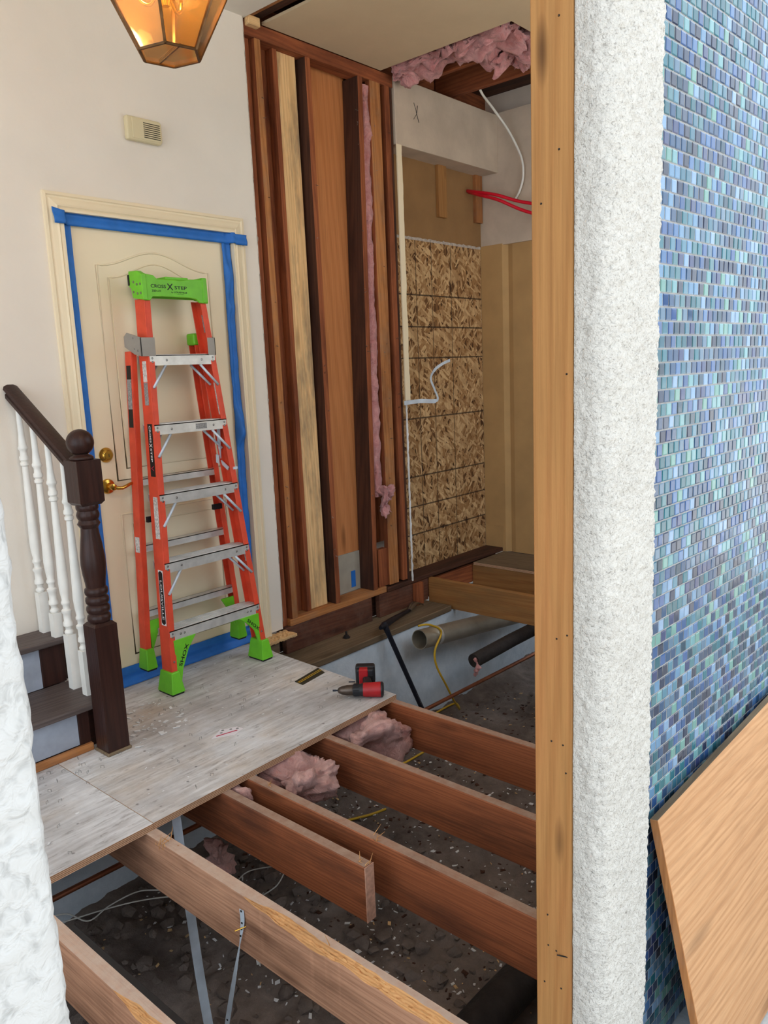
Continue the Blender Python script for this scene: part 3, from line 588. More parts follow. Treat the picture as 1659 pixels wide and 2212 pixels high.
def clods(n, xr, yr, label):
    mb = MB(); bm = bmesh.new(); bmesh.ops.create_icosphere(bm, subdivisions=1, radius=1); vs = [v.co.copy() for v in bm.verts]; fs = [tuple(v.index for v in f.verts) for f in bm.faces]; bm.free()
    for i in range(n):
        x, y = rnd.uniform(*xr), rnd.uniform(*yr); r = rnd.choice((.008, .012, .016, .024, .036)); o = Vector((x, y, gz(x, y)+r*.15)); q = rnd.random()*50
        mb.add([o+Vector((v.x, v.y, v.z*.7))*r*(1+.45*nz(v+Vector((q, q, q)), 1.2, 2)) for v in vs], fs)
    return tag(mb.build('dirt_clods', 'dirt', smooth=30), label, 'soil', kind='stuff')
clods(700, (.6, 2.6), (1.0, 2.95), 'lumps of dry soil on the crawl space dirt')
0 and debris('dirt_clods', 420, (.6, 2.2), (1.0, 2.95), gz, .03, 'dirt', 'lumps of dry soil on the crawl space dirt', 'soil', .7)

# rim boards, mud sill
tag(B((2.735, 3.2, -.150), (3.452, 3.238, .002)).build('rim_board', 'rim_x', bevel=.003), 'brown rim board below the stud wall, left of the gap', 'board', 'rim boards')
tag(B((3.523, 3.2, -.150), (4.02, 3.238, -.001)).build('rim_board', 'rim_x', bevel=.003), 'brown rim board below the strand board, right of the gap', 'board', 'rim boards')
tag(B((4.06, 3.2, -.15), (4.95, 3.238, -.022)).build('rim_board', 'stud_red_x', bevel=.003), 'red-brown rim board between the two pale back joists', 'board', 'rim boards')
tag(B((2.74, 3.263, -.15), (4.94, 3.285, .0)).build('rim_board', 'stud_dark_x'), 'dark backing board added to blacken the narrow gap between rim boards', 'board', 'rim boards')  # added backing, its dark colour stands in for the shade inside the gap
tag(B((3.85, 3.168, -.15), (3.93, 3.199, -.002)).build('rim_cleat', 'stud_red_z', bevel=.002), 'upright nailing block on the rim board beside the pale joist', 'wood block')
tag(B((3.60, 3.19, .002), (4.95, 3.346, .03)).build('ledger', 'stud_dark_x', bevel=.004), 'dark plank lying along the foot of the strand board', 'board')
tag(B((-2.3, 2.985, -.188), (3.99, 3.26, -.150)).build('mud_sill', 'mudsill_x', bevel=.004), 'long weathered mud sill on the concrete foundation', 'board')
tag(B((2.50, 3.12, -.150), (2.62, 3.26, -.03)).build('support_block', 'mudsill_x', bevel=.006), 'weathered block on the sill below the wall end', 'wood block')
mb = MB(); mb.grid(lambda u, v: (2.44+u*.29, 3.10+v*.10, -.018+.012*nz((u*20, v*6, 1), 1)), 30, 6); o = mb.build('broken_subfloor', 'stud_light_x'); s = o.modifiers.new('t', 'SOLIDIFY'); s.thickness = .016
tag(o, 'splintered subfloor remnant at the foot of the white wall', 'board')

ab = MB().lathe([(.024, 0), (.024, .004), (.016, .004), (.016, .016), (.007, .017), (.007, .04)], (3.13, 3.12, -.1502), (0, 0, 1), 6)
tag(ab.build('anchor_bolt', 'cast_iron'), 'rusty anchor bolt standing on the mud sill', 'bolt')
# joists
def joist(x, y0, y1, mat, label, z0=-.205, z1=-.024, w=.038):
    return tag(B((x, y0, z0), (x+w, y1, z1)).build('floor_joist', mat, bevel=.003), label, 'joist', 'floor joists')
joist(2.383, .72, 2.985, 'joist_y', 'full brown floor joist farthest back, ending under the drill')
joist(1.972, .72, 2.985, 'joist_y', 'full brown floor joist next before the drill joist')
joist(1.582, .72, 2.985, 'joist_y', 'full brown floor joist directly behind the sawn-off one')
joist(1.465, 1.436, 2.6, 'joist_y', 'sawn-off brown floor joist with a pale cut end')
def torn_joist(x, ya, yb, seed, label, wmax, dmax):
    """joist whose near top edge is ripped away: rough slope in raw wood"""
    x1, z0, z1 = x+.038, -.205, -.024; K = 9; ys = []; y = .72
    while y < 2.985: ys.append(y); y += .006 if ya-.05 < y < yb+.05 else .08
    ys.append(2.985); mb = MB(); n = K+4
    for y in ys:
        e = 0 if y > yb or y < ya else min(1, (yb-y)/.10)
        w = e*wmax*(.62+.38*nz((y*8, seed, 1), 1, 3)); d = e*dmax*(.6+.5*nz((y*7, seed, 5), 1, 3)); w = max(w, .0004); d = max(d, .0004)
        row = [(x, y, z0), (x1, y, z0), (x1, y, z1), (x+w, y, z1)]
        for k in range(K):
            t = (k+1)/K; row.append((x+w*(1-t)+(.003*nz((y*40, t*5, seed), 1, 3)*e if k < K-1 else 0), y, z1-d*t**.8+(.005*nz((y*55, t*6, seed+2), 1, 3)*e if k < K-1 else 0)))
        mb.v += [Vector(p) for p in row]
    for j in range(len(ys)-1):
        for i in range(n):
            mb.f.append((j*n+i, j*n+(i+1) % n, (j+1)*n+(i+1) % n, (j+1)*n+i)); mb.m.append(1 if 3 <= i < n-1 and ya-.01 < ys[j] < yb else 0)
    mb.f += [tuple(range(n)), tuple((len(ys)-1)*n+i for i in range(n))]; mb.m += [0, 0]
    return tag(mb.build('floor_joist', ['joist_dusty_y', 'raw_y'], smooth=25), label, 'joist', 'floor joists')
j5 = torn_joist(1.166, .72, 1.62, 2, 'thick brown floor joist with an orange splintered top edge and hanging strap', .028, .035)
j6 = torn_joist(.758, .72, 1.60, 7, 'floor joist nearest the white stucco corner with a chewed top', .026, .03)
MB().box((1.4651, 1.4345, -.2045), (1.5029, 1.4365, -.0245)).build('cut_end', 'cut_wood', bpy.data.objects['floor_joist.003'])
joist(.355, .72, 2.985, 'joist_y', 'floor joist hidden behind the white stucco corner')
joist(-.05, .72, 2.985, 'joist_y', 'floor joist farthest left under the hall')
joist(4.02, .72, 3.199, 'newjoist_y', 'pale new joist across the pit behind the post', -.187, 0, .04)
joist(4.54, .72, 3.199, 'newjoist_y', 'pale new joist carrying the closet plywood', -.187, -.02, .04)
tag(B((.798, .72, -.10), (.832, 1.93, -.055)).build('dark_batten', 'dark_plastic', bevel=.003), 'dark batten fixed along the joist nearest the stucco corner', 'board')
# splinters
mb = MB()
for i in range(26):
    x, y = rnd.choice(((1.475, 1.45), (1.485, 1.46), (1.16, 2.0), (1.19, 1.98), (1.60, 2.02), (1.59, 1.5), (1.17, 1.3)))
    a = Vector((x+rnd.uniform(-.012, .012), y+rnd.uniform(-.03, .03), -.02)); d = Vector((rnd.uniform(-.03, .03), rnd.uniform(-.03, .02), rnd.uniform(.006, .035)))
    mb.tube([a, a+d], [.0018, .0004], 4)
tag(mb.build('splinters', 'raw_z'), 'loose yellow wood splinters on the joist tops', 'debris', kind='stuff')

# plywood subfloor
ply = tag(MB().prism([(1.195, 2.104, -.0235), (2.418, 2.123, -.0235), (2.456, 2.957, -.0235), (2.50, 3.186, -.0235), (1.195, 3.186, -.0235)], (0, 0, .0235)).build('subfloor_sheet', ['floor_ply', 'ply_edge']), 'dusty plywood subfloor sheet under the ladder', 'plywood', 'plywood subfloor sheets')
ply2 = tag(B((-2.3, 2.103, -.0235), (1.193, 3.186, -.0005)).build('subfloor_sheet', ['floor_ply_left', 'ply_edge']), 'scuffed plywood subfloor sheet in front of the newel post', 'plywood', 'plywood subfloor sheets')
ply3 = tag(B((4.535, .72, -.019), (4.936, 3.185, 0)).build('subfloor_sheet', ['mudsill_y', 'ply_edge']), 'dark plywood subfloor in the closet beyond the pit', 'plywood', 'plywood subfloor sheets')
for o in (ply, ply2, ply3):
    for p in o.data.polygons:
        if abs(p.normal.z) < .5: p.material_index = 1
fz = lambda x, y: 0.0
debris('plaster_chips', 90, (1.45, 1.75), (2.6, 3.12), fz, .009, 'white_dust', 'white plaster chips on the subfloor between newel and ladder', 'debris', .15)
debris('plaster_chips', 120, (.9, 2.35), (2.15, 3.1), fz, .004, 'white_dust', 'tiny plaster flecks scattered over the subfloor', 'debris', .15)
mb = MB()
for i in range(70):
    x, y = (rnd.uniform(.95, 1.4), rnd.uniform(2.5, 2.72)) if i < 22 else (rnd.uniform(.9, 2.38), rnd.uniform(2.15, 3.1)); a = rnd.uniform(0, 3.1); e = Vector((math.cos(a), math.sin(a), 0))*.006
    c = Vector((x, y, 0)); h = Vector((0, 0, .009)); mb.tube([c-e, c-e+h, c+e+h, c+e], .0008, 4)
tag(mb.build('staples', 'rivet'), 'bent staples left standing in the subfloor', 'staples', kind='stuff')

# insulation between joists
tag(wool('insulation_batt', (2.20, 2.10, -.115), (.15, .085, .085), 'pink_wool_dusty', .05, 9, 20, 21), 'pink insulation batt under the plywood beside the farthest joist', 'insulation', 'insulation batts between the joists')
tag(wool('insulation_batt', (1.80, 2.07, -.115), (.14, .11, .085), 'pink_wool_dusty', .065, 9, 22, 33), 'largest torn pink insulation batt between joists in the middle', 'insulation', 'insulation batts between the joists')
tag(wool('insulation_batt', (1.545, 2.13, -.075), (.025, .07, .05), 'pink_wool_dusty', .02, 14, 12, 41), 'pink insulation scrap squeezed behind the sawn-off joist', 'insulation', 'insulation batts between the joists')
tag(wool('insulation_batt', (1.60, 2.34, -.43), (.055, .055, .075), 'pink_wool_dusty', .04, 12, 14, 47), 'pink insulation lump low under the sawn-off joist', 'insulation', 'insulation batts between the joists')

# pipes and wires
cable('copper_pipe', [(.9, 2.87, -.6), (1.457, 2.847, -.6), (3.0, 2.77, -.6), (4.53, 2.70, -.6), (5.6, 2.65, -.6)], .012, 'copper', 'long copper pipe running along the foundation', 'pipe', n=14)
duct = thing('vent_duct', 'round metal vent duct with an open end below the sill', 'duct', (3.75, 2.85, -.33))
a, b = Vector((3.49, 2.86, -.215)), Vector((4.75, 2.84, -.365)); ax = (b-a).normalized()
mb = MB(); ln = (b-a).length; mb.lathe([(.056, 0), (.060, 0), (.060, .12), (.0625, .125), (.060, .13), (.060, ln), (.056, ln), (.056, 0)], a, ax, 28, cap=False); mb.build('pipe_shell', 'duct_metal', duct, smooth=30)
mb = MB(); mb.lathe([(.0605, .14), (.064, .145), (.064, .165), (.0605, .17)], a, ax, 28, cap=False); mb.build('clamp_band', 'aluminium', duct, smooth=30)
cable('electric_cable', [(3.40, 2.79, -.09), (3.47, 2.785, -.10), (3.53, 2.785, -.125), (3.59, 2.785, -.16), (3.605, 2.783, -.20), (3.53, 2.775, -.28), (3.535, 2.77, -.377), (3.62, 2.765, -.53), (3.71, 2.78, -.66), (3.85, 2.84, -.79), (3.95, 2.95, gz(3.95, 2.95)+.012), (3.75, 2.96, gz(3.75, 2.96)+.012)], .0065, 'yellow_jacket', 'yellow cable looped over the metal duct and hanging down', 'cable', 'yellow cables under the floor')
gpts = lambda ps, h=.008: [(x, y, gz(x, y)+h) for x, y in ps]
cable('electric_cable', gpts([(3.3, 2.70), (3.2, 2.73), (3.1, 2.74), (3.0, 2.70)]), .0065, 'yellow_jacket', 'yellow cable bit on the dirt beside the farthest joist', 'cable', 'yellow cables under the floor')
cable('electric_cable', gpts([(2.45, 2.65), (2.55, 2.57), (2.65, 2.53), (2.75, 2.52)]), .0065, 'yellow_jacket', 'yellow cable bit on the dirt in the middle bay', 'cable', 'yellow cables under the floor')
cable('electric_cable', [(1.38, 2.98, -.50), (1.45, 2.96, -.58), (1.54, 2.94, -.66), (1.66, 2.93, -.69), (1.8, 2.93, -.70)], .0065, 'yellow_jacket', 'yellow cable against the foundation behind the copper pipe', 'cable', 'yellow cables under the floor')
cable('thin_wire', [(1.10, 2.98, -.74), (1.23, 2.94, -.745), (1.28, 2.84, -.76), (1.37, 2.83, -.74), (1.48, 2.79, -.72), (1.57, 2.72, -.73), (1.75, 2.66, -.78)], .0028, 'white_jacket', 'thin white wire crossing behind the metal strap, upper', 'wire', 'thin white wires')
cable('thin_wire', [(1.12, 2.96, -.76), (1.26, 2.91, -.77), (1.34, 2.86, -.76), (1.46, 2.78, -.75), (1.57, 2.69, -.75), (1.70, 2.62, -.79)], .0028, 'white_jacket', 'thin white wire crossing behind the metal strap, lower', 'wire', 'thin white wires')
cable('thin_wire', gpts([(1.80, 2.62), (1.88, 2.68), (1.97, 2.69), (2.05, 2.60), (2.12, 2.52)], .012), .0028, 'white_jacket', 'thin white wire curled on the dirt by the insulation lump', 'wire', 'thin white wires')
cable('thin_wire', [(1.86, 2.50, gz(1.86, 2.5)+.01), (1.92, 2.42, -.78), (1.98, 2.40, -.72), (2.08, 2.42, gz(2.08, 2.42)+.01)], .0028, 'white_jacket', 'thin white wire bent upright behind the splintered joist', 'wire', 'thin white wires')
dr = thing('drain_pipe', 'dark cast iron drain pipe in the shadow under the pale joist', 'pipe', (3.9, 2.5, -.4))
MB().tube([(3.57, 2.52, -.30), (3.75, 2.51, -.29), (3.97, 2.5, -.28), (4.25, 2.48, -.27), (5.2, 2.4, -.25)], .042, 14).build('pipe_run', 'cast_iron', dr, smooth=40)
MB().tube(smooth_pts([(4.16, 2.40, -.22), (4.18, 2.40, -.26), (4.18, 2.40, -.45), (4.18, 2.40, -.86)]), .045, 14).build('riser', 'cast_iron', dr, smooth=40)
MB().lathe([(.052, 0), (.052, .05), (.044, .055)], (4.18, 2.40, -.275), (0, 0, 1), 16).build('coupling', 'mudsill_x', dr, smooth=30)
tag(wool('insulation_scrap', (3.565, 2.50, -.33), (.02, .02, .06), 'pink_wool', .03, 20, 10, 51), 'pink insulation rag hanging from the dark drain pipe', 'insulation')
tag(MB().tube([(1.2, 1.30, -.74), (1.9, 1.30, -.74), (2.6, 1.29, -.75), (4.2, 1.27, -.76)], .07, 18).build('sewer_pipe', 'cast_iron', smooth=40), 'thick dark pipe lying on the dirt near the post', 'pipe')
# hanging straps
mb = MB(); p = smooth_pts([(1.31, 2.16, -.04), (1.30, 2.13, -.20), (1.295, 2.10, -.40), (1.29, 2.07, -.62), (1.285, 2.03, gz(1.285, 2.03)+.01)], 6)
for a, b in zip(p[:-1], p[1:]): mb.bar(a, b+(b-a)*.02, .034, .002, (0, 1, 0))
tag(mb.build('metal_strap', 'galvanized'), 'wide shiny galvanized strap hanging into the pit', 'strap')
st_ = thing('hanger_strap', 'narrow perforated hanger strap dangling from the splintered joist', 'strap', (1.16, 1.66, -.5))
mb = MB(); p = smooth_pts([(1.163, 1.627, -.068), (1.161, 1.624, -.10), (1.158, 1.63, -.14), (1.156, 1.645, -.20), (1.155, 1.675, -.30), (1.153, 1.71, -.42), (1.15, 1.735, -.52), (1.15, 1.76, -.66)], 6)
for i, (a, b) in enumerate(zip(p[:-1], p[1:])):
    t = i/len(p); w = .016*abs(math.cos(t*4.3))+.003; mb.bar(a, b+(b-a)*.02, .0012, w, (0, 1, 0))
mb.build('strap_band', 'galvanized', st_)
mb = MB()
for i in (1, 7, 10, 13, 33, 36): mb.lathe([(.003, 0), (.003, .0016)], p[i]+Vector((-.0012, 0, 0)), (-1, 0, 0), 8)
tag(mb.build('holes', 'black_print', st_), kind='stuff')
MB().tube([(1.166, 1.618, -.118), (1.135, 1.628, -.118)], .002, 6).build('screw', 'brass', st_)

# ================================================================== STAIR AND RAILING
stair = struct(thing('staircase', 'two dark wood steps behind the newel post', 'stairs', (.86, 2.95, 0)), 'two dark wood steps behind the newel post', 'stairs')
B((.0, 2.775, 0), (1.40, 3.186, .165)).build('step_core', 'darkwood_x', stair)
B((.0, 2.724, .165), (1.43, 3.03, .19)).build('tread', 'tread_wood_x', stair, bevel=.006, seg=2)
B((.0, 2.755, .032), (1.292, 2.774, .160)).build('riser', 'grey_plank', stair)
B((1.294, 2.752, .0), (1.338, 2.774, .165)).build('corner_strip', 'darkwood_z', stair, bevel=.002)
B((.0, 2.735, 0), (1.339, 2.754, .030)).build('toe_strip', 'stud_x', stair, bevel=.003)
B((.0, 3.05, .19), (1.40, 3.186, .36)).build('step_core', 'darkwood_x', stair)
B((.0, 3.0, .36), (1.43, 3.186, .385)).build('tread', 'tread_wood_x', stair, bevel=.006, seg=2)
B((.0, 3.032, .19), (1.30, 3.049, .358)).build('riser', 'grey_plank', stair)
B((1.302, 3.030, .19), (1.40, 3.049, .36)).build('corner_strip', 'darkwood_z', stair, bevel=.002)
B((1.40, 2.775, 0), (1.418, 3.186, .165)).build('side_board', 'darkwood_y', stair)
B((1.40, 3.05, .19), (1.418, 3.186, .36)).build('side_board', 'darkwood_y', stair)

rail = thing('stair_railing', 'dark newel post and handrail with white turned balusters', 'railing', (1.385, 2.676, 0))
nw = MB()
nw.box((1.341, 2.632, .012), (1.429, 2.72, .505)); nw.hexa([(1.341, 2.632, .505), (1.429, 2.632, .505), (1.429, 2.72, .505), (1.341, 2.72, .505)], [(1.352, 2.643, .516), (1.418, 2.643, .516), (1.418, 2.709, .516), (1.352, 2.709, .516)])
c0 = (1.385, 2.676, 0)
pr = [(.034, .514)]
for z in (.532, .566, .600, .634): pr += [(.035, z-.016), (.041, z-.010), (.043, z), (.041, z+.010), (.035, z+.016)]
pr += [(.036, .656), (.037, .668), (.042, .70), (.045, .735), (.044, .765), (.039, .81), (.033, .85), (.031, .872), (.036, .880), (.041, .888), (.036, .897), (.034, .902), (.039, .912), (.041, .922), (.038, .932), (.036, .937), (.040, .945), (.040, .956), (.036, .966)]
nw.lathe(pr, c0, (0, 0, 1), 28, cap=False)
nw.hexa([(1.348, 2.639, .958), (1.422, 2.639, .958), (1.422, 2.713, .958), (1.348, 2.713, .958)], [(1.338, 2.629, .97), (1.432, 2.629, .97), (1.432, 2.723, .97), (1.338, 2.723, .97)])
nw.box((1.338, 2.629, .97), (1.432, 2.723, 1.122))
newel = nw.build('newel_post', 'darkwood_z', rail, smooth=35)
MB().lathe([(.038, 1.121), (.042, 1.125), (.042, 1.131), (.036, 1.136), (.024, 1.142), (.025, 1.148)]+[(.048*math.sin(a), 1.184-.048*math.cos(a)) for a in [.55+i*(3.1-.55)/14 for i in range(15)]], c0, (0, 0, 1), 28).build('ball_finial', 'darkwood_z', newel, smooth='full')
mb = MB(); mb.box((1.335, 2.626, 0), (1.435, 2.726, .013)); mb.build('base_trim', 'mudsill_x', newel, bevel=.003)
rz = lambda y: 1.105+.60*(y-2.745)
sec = [(-.026, -.022), (.026, -.022), (.026, -.008), (.020, -.002), (.031, .012), (.027, .024), (.012, .031), (-.012, .031), (-.027, .024), (-.031, .012), (-.020, -.002), (-.026, -.008)]
mb = MB(); n = len(sec); y0, y1 = 2.722, 3.184
mb.add([(1.385+a, y0, rz(y0)+b) for a, b in sec]+[(1.385+a, y1, rz(y1)+b) for a, b in sec], [tuple(range(n)), tuple(range(n, 2*n))]+[(i, (i+1) % n, n+(i+1) % n, n+i) for i in range(n)])
mb.build('handrail', 'darkwood_y', rail, smooth=35)
for y, zb, zt in ((2.822, .19, .372), (2.93, .19, .415), (3.035, .385, .485), (3.14, .385, .555)):
    mb = MB(); mb.box((1.367, y-.018, zb), (1.403, y+.018, zt)); o = (1.385, y, 0); top = rz(y)-.022; h = zt
    pf = [(.013, h), (.018, h+.006), (.018, h+.012), (.012, h+.020), (.013, h+.03), (.019, h+.036), (.019, h+.05), (.015, h+.056), (.016, h+.085), (.020, h+.091), (.020, h+.10), (.013, h+.106), (.013, h+.12), (.018, h+.126), (.018, h+.134), (.014, h+.142), (.018, h+.17), (.0205, h+.21)]
    u = top-.17
    pf += [(.0125, u-.09), (.0115, u-.075), (.017, u-.07), (.017, u-.06), (.012, u-.055), (.018, u-.048), (.018, u-.036), (.014, u-.03), (.014, u-.012), (.019, u-.006), (.019, u+.002), (.016, u+.008), (.012, u+.05), (.0105, top)]
    mb.lathe(pf, o, (0, 0, 1), 16); mb.build('baluster', 'baluster_paint', rail, smooth=40)

# ================================================================== LADDER
lad = thing('step_ladder', 'orange fibreglass step ladder with lime green cap and feet, standing before the door', 'ladder', (2.10, 3.0, 0))
ZB, ZT = .065, 1.74
def fx(z, s): t = (z-ZB)/(1.73-ZB); return (1.826+(1.939-1.826)*t) if s < 0 else (2.377+(2.260-2.377)*t)
def fy(z): return 2.93+(3.05-2.93)*(z-ZB)/(1.73-ZB)
def channel(mb, xf, yf, z0, z1, s, depth, flange, th):
    """C-section rail: web on the outer side, two flanges turned inwards"""
    def q(z, x0, x1, y0, y1):
        X, Y = xf(z), yf(z); xs = sorted((X-s*x0, X-s*x1)); return [(xs[0], Y+y0, z), (xs[1], Y+y0, z), (xs[1], Y+y1, z), (xs[0], Y+y1, z)]
    for a in ((0, th, 0, depth), (th, flange, 0, th), (th, flange, depth-th, depth)): mb.hexa(q(z0, *a), q(z1, *a))
frails = {}
for s in (-1, 1):
    mb = MB(); channel(mb, lambda z: fx(z, s), fy, ZB, ZT, s, .075, .03, .004); frails[s] = mb.build('front_rail', 'orange_fiberglass', lad, bevel=.001)
def rx(z, s): t = (z-.16)/(1.5-.16); return (1.806+(1.892-1.806)*t) if s < 0 else (2.362+(2.262-2.362)*t)
def ry(z): return 3.090+.030*(z/1.5)
rrails = {}
for s in (-1, 1):
    mb = MB(); channel(mb, lambda z: rx(z, s), ry, .155, 1.56 if s > 0 else 1.52, s, .05, .028, .004); rrails[s] = mb.build('rear_rail', 'orange_fiberglass', lad, bevel=.001)
    X, Y = rx(1.56, s), ry(1.56); xs = sorted((X+s*.004, X-s*.034))
    if s > 0: MB().box((xs[0], Y-.006, 1.545), (xs[1], Y+.056, 1.60)).build('rail_cap', 'green_plastic', lad, bevel=.010, seg=3)
steps = (.288, .592, .895, 1.20, 1.50)
for i, z in enumerate(steps):
    xa, xb = fx(z, -1)+.004, fx(z, 1)-.004; y = fy(z)-.002; d = .095
    mb = MB(); mb.box((xa, y, z-.045), (xb, y+.003, z)); mb.box((xa, y, z-.004), (xb, y+d, z)); mb.box((xa, y+d-.003, z-.035), (xb, y+d, z))
    for k in range(6): mb.box((xa+.01, y+.012+k*.0145, z), (xb-.01, y+.017+k*.0145, z+.0025))
    st = mb.build('step', 'aluminium', lad)
    mb = MB()
    for xx in ((xa+.085, xb-.075) if i else (xa+.075, xa+.055, xb-.075, xb-.055)): mb.lathe([(.0055, 0), (.0055, .001), (.003, .004)], (xx, y, z-.023), (0, -1, 0), 10)
    for s in (-1, 1):
        for k in (-.014, -.030): mb.lathe([(.005, 0), (.005, .001), (.003, .0035)], (fx(z, s)-s*.017, y, z+k), (0, -1, 0), 10)
        mb.lathe([(.005, 0), (.005, .001), (.003, .0035)], (fx(z-.14, s)-s*.017, fy(z-.14), z-.14), (0, -1, 0), 10)
    tag(mb.build('rivets', 'rivet', st), kind='stuff')
    if i:
        for s in (-1, 1):
            a = Vector((fx(z, s)-s*.085, y+.006, z-.045)); b = Vector((fx(z-.14, s)-s*.014, fy(z-.14)-.003, z-.14))
            MB().tube([a, b], .006, 8).build('brace', 'galvanized', st, smooth='full')
            MB().tube([a+Vector((0, .075, 0)), b+Vector((0, .06, 0))], .006, 8).build('brace', 'galvanized', st, smooth='full')
for z in (.36, .66, .96):
    xa, xb = rx(z, -1)+.004, rx(z, 1)-.004; y = ry(z)+.002
    mb = MB(); mb.box((xa, y, z-.03), (xb, y+.003, z)); mb.box((xa, y, z-.003), (xb, y+.046, z)); mb.box((xa, y+.043, z-.03), (xb, y+.046, z)); mb.build('rear_step', 'aluminium', lad)
# cap
def shear(z): return 0
fr = [(1.948, 1.842), (1.988, 1.838), (2.004, 1.824), (2.021, 1.823), (2.126, 1.822), (2.173, 1.830), (2.246, 1.833), (2.262, 1.80), (2.266, 1.728), (2.22, 1.729), (2.203, 1.744), (2.171, 1.749), (2.034, 1.750), (1.978, 1.748), (1.965, 1.732), (1.938, 1.731)]
cap = MB(); cap.prism([(x, 3.040, z) for x, z in fr], (0, .012, 0)); 
lf = [(3.135, 1.860), (3.07, 1.856), (3.05, 1.846), (3.038, 1.842), (3.036, 1.732), (3.115, 1.745), (3.125, 1.785), (3.140, 1.795)]
cap.prism([(1.926, y, z) for y, z in lf], (.024, 0, 0)); cap.prism([(2.238, y, min(z, 1.84)) for y, z in lf], (.026, 0, 0))
cap.box((1.94, 3.05, 1.80), (2.25, 3.135, 1.826)); cap.box((2.06, 3.06, 1.826), (2.18, 3.13, 1.838)); cap.box((1.94, 3.125, 1.75), (2.25, 3.135, 1.826))
topcap = cap.build('top_cap', 'green_plastic', lad, bevel=.003, seg=2)
mb = MB()
for y, z in ((3.10, 1.812), (3.075, 1.80), (3.05, 1.80), (3.105, 1.77), (3.075, 1.762), (3.05, 1.762)): mb.lathe([(.0055, 0), (.0055, .0015), (.0025, .0025)], (1.926, y, z), (-1, 0, 0), 10)
tag(mb.build('rivets', 'rivet', topcap), kind='stuff')
B((1.924, 3.130, 1.80), (1.930, 3.142, 1.845)).build('bumper', 'black_rubber', topcap)
TY = 3.0393
def ptext(s, x, z, w, mat='black_print', bold=.012, h=None, parent=topcap, name='lettering'):
    return text_mb(s, (x, TY, z), (1, 0, 0), (0, 0, 1), w, bold, h).build(name, mat, parent)
ptext('CROSS', 1.970, 1.7855, .076, h=.0145); ptext('STEP', 2.090, 1.783, .064, h=.0145); ptext('X', 2.051, 1.779, .032, bold=.01, h=.027)
ptext('300', 1.974, 1.768, .022, h=.0095); ptext('lb. LOAD', 1.998, 1.773, .022, h=.004, bold=.015); ptext('CAPACITY', 1.998, 1.768, .022, h=.004, bold=.015)
ptext('by', 2.072, 1.765, .010, h=.008, bold=.015); ptext('LOUISVILLE', 2.086, 1.767, .068, h=.007, bold=.02); ptext('L A D D E R', 2.101, 1.7605, .036, h=.0038, bold=.01)
# metal brackets
for s in (-1, 1):
    X = fx(1.52, s)+(s*.03 if s < 0 else 0); xs = sorted((X+s*.006, fx(1.52, s)-s*.036)); y = fy(1.52)
    mb = MB(); mb.box((xs[0], y-.004, 1.495), (xs[1], y, 1.575)); xw = sorted((X+s*.0005, X+s*.006))
    mb.prism([(xw[0], y-.004, 1.495), (xw[0], y+.05, 1.505), (xw[0], y+.125, 1.54), (xw[0], y+.125, 1.585), (xw[0], y+.10, 1.60), (xw[0], y-.004, 1.575)], (xw[1]-xw[0], 0, 0))
    br = mb.build('hinge_bracket', 'bracket_grey', lad, bevel=.001)
    mb = MB()
    for dy, z in ((.05, 1.575), (.045, 1.53), (.02, 1.52)): mb.lathe([(.005, 0), (.005, .001), (.003, .003)], (xw[0] if s < 0 else xw[1], y+dy, z), (s, 0, 0), 8)
    tag(mb.build('rivets', 'rivet', br), kind='stuff')
# spreader on the right rail, strap clips
mb = MB(); mb.bar((2.275, 3.05, 1.16), (2.29, 3.08, 1.0), .006, .018, (0, 1, 0)); mb.bar((2.29, 3.08, 1.0), (2.30, 3.03, .96), .006, .018, (0, 1, 0)); mb.bar((2.265, 3.06, 1.03), (2.27, 3.07, .99), .005, .02, (0, 1, 0)); mb.bar((2.30, 3.0, .965), (2.325, 3.0, .965), .02, .012); mb.build('spreader_bar', 'galvanized', lad)
for s in (-1, 1): X = rx(.72, s)-s*.034; MB().box((min(X, X-s*.05), ry(.72)-.02, .765), (max(X, X-s*.05), ry(.72)-.004, .79)).build('strap_clip', 'black_rubber', lad)
# feet
def foot(x0, x1, y0, y1, zb, zt, flare, name='foot'):
    mb = MB(); mb.hexa([(x0-flare, y0-flare, zb+.008), (x1+flare, y0-flare, zb+.008), (x1+flare, y1+flare, zb+.008), (x0-flare, y1+flare, zb+.008)], [(x0, y0, zt), (x1, y0, zt), (x1, y1, zt), (x0, y1, zt)])
    f = mb.build(name, 'green_plastic', lad, bevel=.004, seg=2)
    MB().box((x0-flare+.004, y0-flare+.004, zb), (x1+flare-.004, y1+flare-.004, zb+.010)).build('rubber_pad', 'black_rubber', f, bevel=.002); return f
for s in (-1, 1):
    X = fx(.07, s); xs = sorted((X+s*.006, X-s*.036)); foot(xs[0], xs[1], 2.922, 3.012, 0, .105, .014)
    X = rx(.2, s); xs = sorted((X+s*.006, X-s*.034)); foot(xs[0], xs[1], 3.082, 3.142, .082, .185, .008, 'rear_foot')
